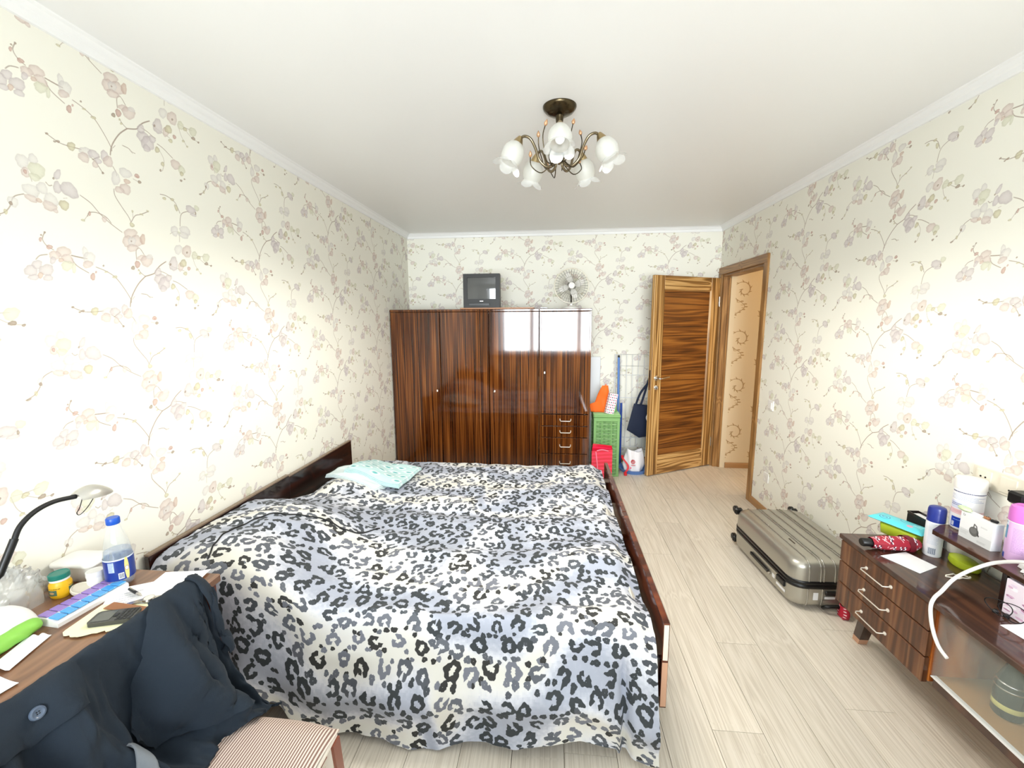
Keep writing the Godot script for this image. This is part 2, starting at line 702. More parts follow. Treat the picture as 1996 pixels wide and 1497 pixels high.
	petal("B", 477, 452, 9, 6, 168)
	petal("D", 632, 474, 7, 4, 95)
	petal("W", 509, 576, 23, 18, 107)
	petal("W", 564, 564, 29, 20, 3)
	petal("W", 552, 585, 29, 14, 2)
	petal("G", 531, 579, 9, 5, 11)
	petal("B", 319, 592, 10, 9, 3)
	petal("B", 328, 540, 5, 4, 96)
	petal("B", 364, 543, 8, 3, 9)
	petal("B", 393, 523, 6, 4, 5)
	return Image.create_from_data(PW, PH, false, Image.FORMAT_RGB8, paper_px)

# ---------------------------------------------------------------- printed bedspread, 1.5 m square repeat
func paint_leopard() -> Image:
	var n := 1536
	var px := n / 1.5
	var tone := noise(41, 0.006, 2).get_seamless_image(256, 256)
	tone.convert(Image.FORMAT_L8)
	var pt := tone.get_data()
	var out := PackedByteArray()
	out.resize(n * n * 3)
	var fuzz := noise(43, 0.05, 2).get_seamless_image(256, 256)
	fuzz.convert(Image.FORMAT_L8)
	var pf := fuzz.get_data()
	var cream := Color(0.845, 0.835, 0.80)
	var white := Color(0.84, 0.845, 0.87)
	var blue := Color(0.635, 0.655, 0.71)
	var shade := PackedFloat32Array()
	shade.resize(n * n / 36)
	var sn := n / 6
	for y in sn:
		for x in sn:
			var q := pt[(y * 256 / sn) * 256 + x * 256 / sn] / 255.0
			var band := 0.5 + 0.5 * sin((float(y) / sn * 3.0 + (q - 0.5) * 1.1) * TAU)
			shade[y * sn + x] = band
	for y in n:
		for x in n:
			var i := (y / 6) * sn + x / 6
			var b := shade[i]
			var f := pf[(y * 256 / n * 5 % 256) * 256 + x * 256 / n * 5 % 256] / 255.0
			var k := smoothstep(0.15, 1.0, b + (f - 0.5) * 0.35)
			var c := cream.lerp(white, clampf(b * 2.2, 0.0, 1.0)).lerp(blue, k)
			var o := (y * n + x) * 3
			out[o] = c.r8
			out[o + 1] = c.g8
			out[o + 2] = c.b8
	var rng := RandomNumberGenerator.new()
	rng.seed = 7
	var cells := 18
	for gy in cells:
		for gx in cells:
			for kind in 4:
				var cx := (gx + 0.5 + rng.randf_range(-0.22, 0.22) + (0.5 if gy % 2 else 0.0)) / cells * n
				var cy := (gy + 0.5 + rng.randf_range(-0.2, 0.2)) / cells * n
				var R := rng.randf_range(0.0265, 0.0335) * px
				var hole := rng.randf_range(0.26, 0.42)
				if kind > 0:
					cx += rng.randf_range(0.36, 0.62) * n / cells * (1 if kind == 1 else -1 if kind == 2 else 0.2)
					cy += rng.randf_range(0.3, 0.62) * n / cells
					R = rng.randf_range(0.0075, 0.0145) * px
					hole = 0.0
				var gap := rng.randf() * TAU
				var gapw := rng.randf_range(0.0, 0.75) if kind == 0 else 0.0
				var sq := rng.randf_range(0.72, 1.0)
				var rot := rng.randf() * PI
				var p1 := rng.randf() * TAU
				var p2 := rng.randf() * TAU
				var b := shade[(posmod(int(cy), n) / 6) * sn + posmod(int(cx), n) / 6]
				var ink := Color(0.44, 0.45, 0.49).lerp(Color(0.16, 0.185, 0.20), clampf(b * 1.5 + rng.randf_range(-0.2, 0.2), 0.0, 1.0))
				if b < 0.12 and rng.randf() < 0.5:
					ink = Color(0.15, 0.15, 0.14)
				var m := int(R * 1.4) + 2
				for y in range(-m, m + 1):
					for x in range(-m, m + 1):
						var u := x * cos(rot) + y * sin(rot)
						var v := (-x * sin(rot) + y * cos(rot)) / sq
						var d := sqrt(u * u + v * v) / R
						if d > 1.35:
							continue
						var a := atan2(v, u)
						var lim := 1.0 + 0.09 * sin(a * 3.0 + p1) + 0.06 * sin(a * 5.0 + p2) + 0.05 * sin(a * 9.0 + p1)
						if d > lim or d < hole + 0.12 * sin(a * 2.0 + p2) + 0.05 * sin(a * 7.0):
							continue
						if gapw > 0.15 and absf(wrapf(a - gap, -PI, PI)) < gapw and d > hole * 0.5:
							continue
						var o := (posmod(int(cy) + y, n) * n + posmod(int(cx) + x, n)) * 3
						out[o] = ink.r8
						out[o + 1] = ink.g8
						out[o + 2] = ink.b8
	return Image.create_from_data(n, n, false, Image.FORMAT_RGB8, out)

# ---------------------------------------------------------------- small prints
func canvas(w: int, h: int, c: Color) -> Image:
	var im := Image.create(w, h, false, Image.FORMAT_RGB8)
	im.fill(c)
	return im

func disc(im: Image, cx: float, cy: float, rx: float, ry: float, c: Color, inner := 0.0) -> void:
	for y in range(int(cy - ry) - 1, int(cy + ry) + 2):
		for x in range(int(cx - rx) - 1, int(cx + rx) + 2):
			if x < 0 or y < 0 or x >= im.get_width() or y >= im.get_height():
				continue
			var d := Vector2((x - cx) / rx, (y - cy) / ry).length()
			if d <= 1.0 and d >= inner:
				im.set_pixel(x, y, c)

func stroke(im: Image, a: Vector2, b: Vector2, w: float, c: Color) -> void:
	var n := maxi(1, int(a.distance_to(b)))
	for k in n + 1:
		var q := a.lerp(b, float(k) / n)
		disc(im, q.x, q.y, w, w, c)

# rows of small unreadable print
func print_rows(im: Image, r: Rect2i, rows: int, c: Color, seed_ := 1) -> void:
	var g := RandomNumberGenerator.new()
	g.seed = seed_
	var step := float(r.size.y) / rows
	for k in rows:
		var x := float(r.position.x)
		var end := r.position.x + r.size.x * g.randf_range(0.7, 1.0)
		while x < end:
			var w := g.randf_range(2.0, 9.0)
			im.fill_rect(Rect2i(int(x), int(r.position.y + k * step), int(minf(w, end - x)) + 1, maxi(1, int(step * 0.45))), c)
			x += w + 2.0

func make_materials() -> void:
	var wp := pic_mat("wallpaper", paint_wallpaper(), 0.75)
	bump_noise(wp, 5, 0.06, 0.0)
	wp.heightmap_enabled = false
	plain("ceiling_white", Color(0.93, 0.928, 0.92), 0.42)
	plain("cornice_white", Color(0.95, 0.95, 0.945), 0.5)
	plain("window_white", Color(0.95, 0.95, 0.95), 0.3)
	var oak := ramp_of([Color(0.80, 0.755, 0.69), Color(0.865, 0.83, 0.77), Color(0.90, 0.865, 0.81), Color(0.92, 0.89, 0.84)])
	var fl := plain("laminate", Color.WHITE, 0.38)
	fl.albedo_texture = wood(512, 512, 11, oak, 5.0, 0.5)
	plain("floor_under", Color(0.45, 0.38, 0.3), 0.8)
	var wal := ramp_of([Color(0.115, 0.045, 0.017), Color(0.25, 0.12, 0.042), Color(0.41, 0.225, 0.085), Color(0.58, 0.37, 0.175)])
	var wt := wood(512, 512, 21, wal, 2.6, 0.6)
	var w1 := tri_mat("polished_walnut", wt, Vector3(1.6, 0.25, 1.6), 0.06)
	w1.clearcoat_enabled = true
	w1.clearcoat = 0.15
	w1.clearcoat_roughness = 0.02
	var dark := ramp_of([Color(0.07, 0.02, 0.012), Color(0.13, 0.045, 0.025), Color(0.22, 0.09, 0.045)])
	var wd := wood(256, 256, 25, dark, 3.0, 0.5, true)
	var hb := tri_mat("dark_polished_wood", wd, Vector3(1.2, 1.2, 0.6), 0.1)
	hb.clearcoat_enabled = true
	hb.clearcoat = 0.4
	var red := ramp_of([Color(0.20, 0.075, 0.04), Color(0.36, 0.16, 0.085), Color(0.50, 0.26, 0.14)])
	var wr := wood(256, 256, 27, red, 3.0, 0.5, true)
	tri_mat("red_wood", wr, Vector3(1.2, 1.2, 0.6), 0.15)
	var drs := ramp_of([Color(0.25, 0.14, 0.08), Color(0.35, 0.21, 0.125), Color(0.43, 0.27, 0.165), Color(0.50, 0.335, 0.21)])
	tri_mat("dresser_front", wood(512, 512, 29, drs, 2.2, 0.4), Vector3(1.4, 0.5, 1.4), 0.22)
	var dtop := ramp_of([Color(0.17, 0.09, 0.06), Color(0.27, 0.155, 0.10), Color(0.36, 0.22, 0.145)])
	var dt := tri_mat("dresser_top", wood(256, 256, 31, dtop, 3.0, 0.5), Vector3(1.5, 0.6, 0.6), 0.09)
	dt.clearcoat_enabled = true
	dt.clearcoat = 0.5
	var kt := tri_mat("desk_top", wood(256, 256, 33, ramp_of([Color(0.38, 0.25, 0.165), Color(0.49, 0.34, 0.235), Color(0.57, 0.41, 0.29)]), 3.0, 0.5), Vector3(1.5, 0.6, 0.6), 0.22)
	kt.clearcoat_enabled = true
	kt.clearcoat = 0.3
	var zeb := ramp_of([Color(0.29, 0.18, 0.075), Color(0.55, 0.39, 0.20), Color(0.72, 0.55, 0.32), Color(0.80, 0.64, 0.41), Color(0.82, 0.67, 0.44)])
	tri_mat("door_upright", wood(512, 512, 51, zeb, 3.2, 0.4, false, 0.008, 64), Vector3(1.9, 0.4, 1.9), 0.4, false).uv1_offset = Vector3(0, -0.46, 0)
	tri_mat("door_across", wood(512, 512, 55, ramp_of([Color(0.22, 0.11, 0.03), Color(0.42, 0.24, 0.08), Color(0.55, 0.34, 0.13), Color(0.62, 0.41, 0.18)]), 3.4, 0.5, true, 0.008, 56), Vector3(0.6, 1.3, 0.6), 0.4, false)
	tri_mat("rail_across", wood(512, 512, 55, zeb, 3.6, 0.4, true, 0.008, 64), Vector3(0.75, 1.7, 0.75), 0.4, false)
	tri_mat("frame_upright", wood(256, 256, 57, ramp_of([Color(0.46, 0.32, 0.17), Color(0.62, 0.455, 0.265), Color(0.71, 0.55, 0.345)]), 4.0, 0.5), Vector3(2.5, 0.6, 2.5), 0.4)
	plain("edge_oak", Color(0.66, 0.50, 0.33), 0.5)
	plain("chipped_veneer", Color(0.93, 0.88, 0.80), 0.7)
	plain("amber_board", Color(0.62, 0.33, 0.12), 0.35)
	# hall paper: scrolling leaves
	var hp := canvas(512, 512, Color(0.86, 0.79, 0.66))
	var scroll := Color(0.69, 0.575, 0.43)
	var leafc := Color(0.66, 0.54, 0.37)
	for k in 2:
		for wy in [-1, 0, 1]:
			var o := Vector2(136.0 + 240.0 * k, 110.0 + 256.0 * k + 512.0 * wy)
			var flip := 1.0 if k == 0 else -1.0
			for i in 170:
				var t := i / 170.0 * 8.4
				var r := 118.0 - 12.5 * t
				var q := o + Vector2(cos(t + 1.9) * flip, sin(t + 1.9)) * r
				disc(hp, fposmod(q.x, 512.0), q.y, 4.5 + 2.5 * sin(t * 2.0), 4.5, scroll)
				if i % 13 == 4:
					var out := (q - o).normalized() * 20.0
					for j in 8:
						var w := q + out * (j / 6.0) + out.orthogonal() * 0.1 * j * flip
						disc(hp, fposmod(w.x, 512.0), w.y, 7.5 - 0.8 * j, 5.5 - 0.5 * j, leafc)
			for i in 60:
				var t := i / 60.0
				var q := o + Vector2(flip * (60.0 * sin(t * 5.0) - 40.0), 110.0 + t * 190.0)
				disc(hp, fposmod(q.x, 512.0), q.y, 4.0, 4.0, scroll)
				if i % 9 == 3:
					disc(hp, fposmod(q.x + 16.0, 512.0), q.y - 5.0, 17.0, 6.0, leafc)
					disc(hp, fposmod(q.x - 17.0, 512.0), q.y + 5.0, 15.0, 6.0, Color(0.78, 0.68, 0.53))
	pic_mat("hall_paper", hp, 0.75)
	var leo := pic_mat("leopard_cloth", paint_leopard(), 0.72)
	leo.rim_enabled = true
	leo.rim = 0.25
	plain("chrome", Color(0.85, 0.85, 0.86), 0.12, 1.0)
	plain("steel", Color(0.78, 0.77, 0.75), 0.25, 1.0)
	plain("black_plastic", Color(0.045, 0.047, 0.05), 0.35)
	plain("black_matt", Color(0.025, 0.027, 0.03), 0.6)
	plain("white_plastic", Color(0.92, 0.91, 0.89), 0.35)
	plain("white_paper", Color(0.93, 0.93, 0.93), 0.8)
	plain("ivory_plastic", Color(0.88, 0.85, 0.78), 0.35)
	plain("hall_plain", Color(0.86, 0.80, 0.68), 0.8)
	plain("cream_wall", Color(0.93, 0.92, 0.86), 0.8)
	var lg := plain("added_lamp_glow", Color(0.95, 0.93, 0.88), 0.5)
	lg.emission_enabled = true
	lg.emission = Color(1.0, 0.88, 0.7)
	lg.emission_energy_multiplier = 1.2
	tri_mat("frame_across", wood(256, 256, 57, ramp_of([Color(0.46, 0.32, 0.17), Color(0.62, 0.455, 0.265), Color(0.71, 0.55, 0.345)]), 4.0, 0.5, true), Vector3(0.6, 2.5, 0.6), 0.4)
	plain("void_black", Color(0.01, 0.01, 0.01), 0.9)
	clear_mat("thin_glass", Color(0.92, 0.96, 0.93, 0.1), 0.02)
	plain("white_metal", Color(0.90, 0.87, 0.82), 0.3, 0.3)
	plain("edge_strip", Color(0.50, 0.42, 0.35), 0.25)
	plain("pale_wood", Color(0.80, 0.62, 0.50), 0.6)
	plain("ticking", Color(0.82, 0.80, 0.75), 0.9)
	plain("towel_mint", Color(0.83, 0.88, 0.88), 0.95)
	# turquoise towel with white lozenges
	var tw := canvas(384, 384, Color(0.73, 0.845, 0.845))
	for k in 5:
		for j in 4:
			var cx := 40.0 + 78.0 * k
			var cy := 45.0 + 98.0 * j + (49.0 if k % 2 else 0.0)
			disc(tw, cx, cy, 36.0, 22.0, Color(0.93, 0.96, 0.96), 0.72)
			disc(tw, cx, cy, 17.0, 11.0, Color(0.42, 0.70, 0.70))
			disc(tw, cx + 38.0, cy + 48.0, 15.0, 6.0, Color(0.87, 0.94, 0.94))
	var tm := pic_mat("towel_teal", tw, 0.95)
	bump_noise(tm, 63, 0.12, 0.05)
	# ribbed seat fabric
	var rb := canvas(256, 64, Color(0.80, 0.72, 0.66))
	for x in 256:
		var s := 0.5 + 0.5 * sin(x / 256.0 * TAU * 16.0)
		rb.fill_rect(Rect2i(x, 0, 1, 64), Color(0.42, 0.31, 0.27).lerp(Color(0.90, 0.84, 0.79), pow(s, 0.8)))
	pic_mat("ribbed_fabric", rb, 0.9).uv1_scale = Vector3(3.4, 3.0, 1)
	var cw := plain("chair_wood", Color(0.50, 0.25, 0.16), 0.18)
	cw.clearcoat_enabled = true
	cw.clearcoat = 0.8
	plain("board_glare_white", Color(0.92, 0.89, 0.84), 0.4)  # white seat board edge; on the leg faces, painted window glare
	var coat := plain("navy_wool", Color(0.085, 0.13, 0.175), 0.95)
	coat.rim_enabled = true
	coat.rim = 0.12
	coat.rim_tint = 0.6
	bump_noise(coat, 71, 0.3, 0.06, Vector3(7, 7, 7))
	plain("coat_lining", Color(0.42, 0.44, 0.46), 0.9)
	plain("coat_button", Color(0.30, 0.35, 0.42), 0.25)
	tri_mat("amber_wood", wood(128, 128, 61, ramp_of([Color(0.48, 0.22, 0.06), Color(0.70, 0.38, 0.13), Color(0.80, 0.50, 0.22)]), 3.0, 0.5), Vector3(1.5, 0.6, 1.5), 0.25)
	plain("dresser_shelf", Color(0.70, 0.52, 0.31), 0.5)
	clear_mat("cabinet_glass", Color(0.90, 0.95, 0.91, 0.10), 0.03).metallic_specular = 0.22
	plain("case_silver", Color(0.70, 0.685, 0.64), 0.33, 0.7)
	plain("case_rib", Color(0.70, 0.69, 0.66), 0.22, 0.8)
	plain("case_badge", Color(0.32, 0.26, 0.2), 0.3, 0.6)
	var dr := canvas(96, 96, Color(0.72, 0.10, 0.20))
	for k in 16:
		disc(dr, 12.0 + 24.0 * (k % 4), 12.0 + 24.0 * (k / 4), 5.0, 5.0, Color(0.96, 0.85, 0.86))
	pic_mat("dotted_red", dr, 0.7)
	plain("hamper_green", Color(0.50, 0.68, 0.42), 0.6)
	plain("hamper_light", Color(0.60, 0.76, 0.52), 0.6)
	plain("hamper_dark", Color(0.30, 0.44, 0.27), 0.8)
	plain("orange_cloth", Color(0.95, 0.42, 0.06), 0.7)
	var dp := canvas(64, 128, Color(0.95, 0.93, 0.94))
	for k in 32:
		disc(dp, 8.0 + 16.0 * (k % 4), 8.0 + 16.0 * (k / 4), 4.2, 4.2, Color(0.85, 0.25, 0.42) if (k + k / 4) % 2 else Color(0.22, 0.12, 0.22))
	pic_mat("dots_paper", dp, 0.6)
	plain("mint_green", Color(0.50, 0.80, 0.50), 0.5)
	var ps := canvas(16, 256, Color(0.86, 0.06, 0.20))
	for k in 9:
		ps.fill_rect(Rect2i(0, 18 + 28 * k, 16, 12), Color(0.93, 0.16, 0.32))
	var pst := pic_mat("pink_stripe", ps, 0.18)
	pst.clearcoat_enabled = true
	pst.clearcoat = 0.5
	plain("pink_pale", Color(0.96, 0.50, 0.60), 0.3)
	plain("white_wire", Color(0.90, 0.91, 0.92), 0.4)
	plain("pole_blue", Color(0.36, 0.52, 0.78), 0.35)
	plain("pole_dark_blue", Color(0.14, 0.28, 0.62), 0.35)
	plain("tote_navy", Color(0.055, 0.105, 0.205), 0.8)
	plain("carrier_white", Color(0.93, 0.92, 0.93), 0.4)
	plain("logo_red", Color(0.80, 0.08, 0.14), 0.5)
	plain("board_tan", Color(0.62, 0.42, 0.26), 0.4)
	plain("tv_black", Color(0.035, 0.036, 0.034), 0.5)
	var tg := plain("tv_glass", Color(0.16, 0.165, 0.15), 0.04)
	tg.clearcoat_enabled = true
	tg.clearcoat = 1.0
	plain("fan_white", Color(0.92, 0.91, 0.89), 0.3)
	plain("fan_rim", Color(0.80, 0.77, 0.70), 0.3, 0.5)
	plain("fan_wire", Color(0.62, 0.61, 0.57), 0.3, 0.7)
	plain("dark_metal", Color(0.16, 0.14, 0.12), 0.3, 0.6)
	plain("lamp_bronze", Color(0.30, 0.26, 0.19), 0.22, 0.95)
	plain("lamp_brass", Color(0.52, 0.47, 0.38), 0.2, 0.95)
	plain("lamp_cup", Color(0.68, 0.60, 0.44), 0.28, 0.9)
	plain("copper_bud", Color(0.78, 0.60, 0.45), 0.35, 0.4)
	var fg := plain("frosted_glass", Color(0.86, 0.86, 0.84, 0.80), 0.35)
	fg.transparency = BaseMaterial3D.TRANSPARENCY_ALPHA
	fg.backlight_enabled = true
	fg.backlight = Color(0.9, 0.9, 0.88)
	var cg := plain("clear_rim_glass", Color(0.93, 0.94, 0.93, 0.35), 0.3)
	cg.transparency = BaseMaterial3D.TRANSPARENCY_ALPHA
	plain("bulb_white", Color(0.97, 0.97, 0.96), 0.2)
	plain("lamp_silver", Color(0.72, 0.71, 0.68), 0.35, 0.5)
	clear_mat("bottle_plastic", Color(0.88, 0.92, 0.92, 0.16), 0.04)
	clear_mat("bottle_water", Color(0.45, 0.55, 0.72, 0.35), 0.02)
	var bl := canvas(512, 128, Color(0.10, 0.20, 0.52))
	bl.fill_rect(Rect2i(0, 0, 512, 8), Color(0.85, 0.88, 0.93))
	for k in 2:
		disc(bl, 236.0 + 256.0 * k, 64.0, 13.0, 70.0, Color(0.88, 0.80, 0.50))
		disc(bl, 236.0 + 256.0 * k, 64.0, 9.0, 12.0, Color(0.95, 0.92, 0.9))
		disc(bl, 236.0 + 256.0 * k, 64.0, 11.0, 14.0, Color(0.36, 0.2, 0.25), 0.85)
	bl.fill_rect(Rect2i(150, 14, 34, 60), Color(0.72, 0.77, 0.86))
	print_rows(bl, Rect2i(152, 16, 30, 56), 12, Color(0.45, 0.52, 0.70), 4)
	bl.fill_rect(Rect2i(392, 14, 34, 60), Color(0.72, 0.77, 0.86))
	print_rows(bl, Rect2i(394, 16, 30, 56), 12, Color(0.45, 0.52, 0.70), 5)
	for k in 2:
		bl.fill_rect(Rect2i(186 + 258 * k, 84, 30, 36), Color(0.92, 0.92, 0.92))
		for j in 9:
			bl.fill_rect(Rect2i(189 + 258 * k + j * 3, 88, 1 + j % 2, 28), Color(0.1, 0.12, 0.2))
	pic_mat("bottle_label", bl, 0.3)
	plain("cap_blue", Color(0.08, 0.32, 0.72), 0.35)
	plain("cap_navy", Color(0.14, 0.20, 0.52), 0.3)
	plain("milky_plastic", Color(0.90, 0.89, 0.86), 0.35)
	plain("pill_violet", Color(0.55, 0.44, 0.72), 0.2)
	plain("pill_blue", Color(0.27, 0.60, 0.86), 0.2)
	plain("jar_yellow", Color(0.93, 0.72, 0.12), 0.35)
	var jl := canvas(256, 64, Color(0.93, 0.72, 0.12))
	for k in 3:
		jl.fill_rect(Rect2i(85 * k, 14, 44, 44), Color(0.30, 0.42, 0.36))
		disc(jl, 22.0 + 85.0 * k, 36.0, 12.0, 10.0, Color(0.80, 0.62, 0.40))
		print_rows(jl, Rect2i(85 * k + 2, 3, 60, 9), 1, Color(0.12, 0.1, 0.08), 9 + k)
	pic_mat("jar_label", jl, 0.35)
	plain("lid_green", Color(0.08, 0.46, 0.40), 0.35)
	var np := canvas(256, 256, Color(0.93, 0.93, 0.925))
	print_rows(np, Rect2i(24, 30, 200, 190), 12, Color(0.80, 0.80, 0.83), 2)
	pic_mat("note_paper", np, 0.8)
	plain("yellow_paper", Color(0.94, 0.93, 0.76), 0.8)
	plain("leather_brown", Color(0.60, 0.40, 0.26), 0.6)
	plain("phone_grey", Color(0.25, 0.25, 0.23), 0.35)
	plain("phone_screen", Color(0.34, 0.35, 0.33), 0.08)
	plain("phone_key", Color(0.16, 0.16, 0.155), 0.35)
	plain("pouch_green", Color(0.52, 0.76, 0.30), 0.6)
	plain("white_cloth", Color(0.92, 0.92, 0.91), 0.8)
	clear_mat("clear_bag", Color(0.92, 0.93, 0.92, 0.30), 0.12)
	var ub := canvas(256, 256, Color(0.62, 0.11, 0.19))
	var rg := RandomNumberGenerator.new()
	rg.seed = 5
	for k in 16:
		var p := Vector2(rg.randf() * 256.0, rg.randf() * 256.0)
		stroke(ub, p, p + Vector2.from_angle(rg.randf() * TAU) * 60.0, 3.0, Color(0.95, 0.74, 0.76))
	for k in 14:
		var p := Vector2(rg.randf() * 256.0, rg.randf() * 256.0)
		for j in 6:
			disc(ub, p.x + 14.0 * (j % 3) , p.y + 14.0 * (j / 3), 7.0, 7.0, Color(0.95, 0.92, 0.94) if j % 2 else Color(0.22, 0.10, 0.20))
	pic_mat("umbrella_red", ub, 0.6)
	plain("umbrella_dark", Color(0.42, 0.06, 0.13), 0.6)
	var sl := canvas(384, 256, Color(0.92, 0.925, 0.935))
	for k in 3:
		sl.fill_rect(Rect2i(10 + 128 * k, 14, 84, 1), Color(0.6, 0.66, 0.76))
		print_rows(sl, Rect2i(12 + 128 * k, 18, 80, 150), 26, Color(0.72, 0.77, 0.85), 3 + k)
		for j in 13:
			sl.fill_rect(Rect2i(26 + 128 * k + j * 4, 190, 1 + j % 3, 46), Color(0.25, 0.33, 0.45))
	pic_mat("spray_label", sl, 0.3)
	plain("lime_plastic", Color(0.68, 0.75, 0.16), 0.4)
	plain("wipes_plain", Color(0.36, 0.80, 0.84), 0.3)
	var wi := canvas(128, 256, Color(0.36, 0.82, 0.86))
	disc(wi, 38.0, 190.0, 20.0, 26.0, Color(0.24, 0.42, 0.62))
	disc(wi, 38.0, 190.0, 17.0, 22.0, Color(0.42, 0.85, 0.88))
	disc(wi, 38.0, 190.0, 8.0, 14.0, Color(0.24, 0.42, 0.62), 0.6)
	disc(wi, 82.0, 96.0, 30.0, 40.0, Color(0.22, 0.45, 0.65), 0.92)
	stroke(wi, Vector2(95, 150), Vector2(80, 215), 2.0, Color(0.22, 0.45, 0.65))
	disc(wi, 34.0, 70.0, 12.0, 14.0, Color(0.86, 0.62, 0.70))
	print_rows(wi, Rect2i(50, 30, 60, 40), 5, Color(0.75, 0.94, 0.95), 6)
	pic_mat("wipes_print", wi, 0.3)
	plain("gold", Color(0.85, 0.66, 0.36), 0.25, 0.9)
	var tl := canvas(768, 256, Color(0.93, 0.93, 0.935))
	for k in 2:
		var o := 384 * k
		print_rows(tl, Rect2i(o + 30, 18, 330, 14), 1, Color(0.16, 0.18, 0.36), 21)
		print_rows(tl, Rect2i(o + 30, 40, 330, 34), 4, Color(0.62, 0.66, 0.78), 22)
		tl.fill_rect(Rect2i(o + 30, 80, 150, 44), Color(0.83, 0.85, 0.93))
		print_rows(tl, Rect2i(o + 36, 92, 110, 18), 2, Color(0.34, 0.38, 0.58), 23)
		tl.fill_rect(Rect2i(o, 128, 384, 30), Color(0.90, 0.76, 0.78))
		print_rows(tl, Rect2i(o + 60, 134, 250, 16), 3, Color(0.80, 0.55, 0.58), 24)
		tl.fill_rect(Rect2i(o + 60, 178, 230, 62), Color(0.06, 0.22, 0.66))
		print_rows(tl, Rect2i(o + 80, 192, 170, 10), 1, Color(0.55, 0.68, 0.92), 25)
		tl.fill_rect(Rect2i(o + 68, 208, 26, 26), Color(0.90, 0.91, 0.94))
		print_rows(tl, Rect2i(o + 70, 210, 22, 22), 4, Color(0.3, 0.36, 0.6), 26)
	pic_mat("tub_label", tl, 0.35)
	plain("device_box_side", Color(0.92, 0.92, 0.91), 0.5)
	var db := canvas(512, 424, Color(0.925, 0.925, 0.925))
	db.fill_rect(Rect2i(0, 270, 512, 154), Color(0.84, 0.845, 0.84))
	disc(db, 52.0, 44.0, 20.0, 20.0, Color(0.45, 0.45, 0.46), 0.72)
	db.fill_rect(Rect2i(52, 40, 22, 7), Color(0.45, 0.45, 0.46))
	db.fill_rect(Rect2i(60, 22, 16, 17), Color(0.925, 0.925, 0.925))
	disc(db, 236.0, 250.0, 76.0, 76.0, Color(0.40, 0.40, 0.39))
	disc(db, 228.0, 236.0, 50.0, 46.0, Color(0.47, 0.47, 0.46))
	stroke(db, Vector2(222, 200), Vector2(232, 128), 9.0, Color(0.40, 0.40, 0.39))
	stroke(db, Vector2(232, 128), Vector2(268, 150), 9.0, Color(0.40, 0.40, 0.39))
	stroke(db, Vector2(268, 150), Vector2(300, 268), 9.0, Color(0.36, 0.36, 0.35))
	stroke(db, Vector2(296, 262), Vector2(312, 290), 12.0, Color(0.25, 0.25, 0.25))
	print_rows(db, Rect2i(330, 118, 130, 26), 2, Color(0.70, 0.70, 0.70), 31)
	print_rows(db, Rect2i(20, 300, 140, 60), 4, Color(0.72, 0.72, 0.72), 32)
	print_rows(db, Rect2i(300, 360, 150, 36), 3, Color(0.66, 0.66, 0.66), 33)
	pic_mat("device_box_front", db, 0.45)
	plain("soap_green", Color(0.78, 0.84, 0.68), 0.4)
	var ll := canvas(384, 256, Color(0.86, 0.70, 0.87))
	for k in 2:
		ll.fill_rect(Rect2i(90 + 192 * k, 8, 84, 26), Color(0.86, 0.90, 0.95))
		print_rows(ll, Rect2i(94 + 192 * k, 12, 74, 18), 1, Color(0.12, 0.25, 0.55), 41 + k)
		ll.fill_rect(Rect2i(90 + 192 * k, 36, 84, 84), Color(0.32, 0.55, 0.70))
		ll.fill_rect(Rect2i(80 + 192 * k, 214, 94, 34), Color(0.16, 0.28, 0.68))
		print_rows(ll, Rect2i(12 + 192 * k, 40, 56, 160), 18, Color(0.74, 0.58, 0.78), 44 + k)
	ll.fill_rect(Rect2i(0, 0, 384, 8), Color(0.93, 0.93, 0.93))
	pic_mat("lilac_label", ll, 0.3)
	plain("cap_pink", Color(0.82, 0.46, 0.78), 0.3)
	var fp := canvas(256, 256, Color(0.93, 0.88, 0.92))
	for k in 60:
		var c := Vector2(rg.randf() * 256.0, rg.randf() * 256.0)
		disc(fp, c.x, c.y, 6.0 + rg.randf() * 12.0, 5.0 + rg.randf() * 9.0, [Color(0.85, 0.70, 0.80), Color(0.97, 0.95, 0.97), Color(0.70, 0.50, 0.62), Color(0.90, 0.82, 0.90)][k % 4])
	disc(fp, 190.0, 40.0, 20.0, 18.0, Color(0.45, 0.10, 0.25))
	pic_mat("floral_print", fp, 0.5)
	plain("bottle_dark", Color(0.17, 0.18, 0.17), 0.2, 0.2)
	plain("band_yellow", Color(0.85, 0.83, 0.52), 0.5)

# ---------------------------------------------------------------- room shell
# one papered wall face: right runs along the wall as one faces it
func paper_quad(st: SurfaceTool, o: Vector3, right: Vector3, w: float, y0: float, y1: float, s0: float, yref: float) -> void:
	var a := o + Vector3(0, y0, 0)
	var b := a + right * w
	var u0 := Vector2(s0 / 1.532, (yref - y0) / 0.549)
	var u1 := Vector2((s0 + w) / 1.532, (yref - y1) / 0.549)
	quad(st, a, b, b + Vector3(0, y1 - y0, 0), a + Vector3(0, y1 - y0, 0), u0, u1)

func wall_back_box(st: SurfaceTool, c: Vector3, s: Vector3) -> void:
	rbox(st, c, s)

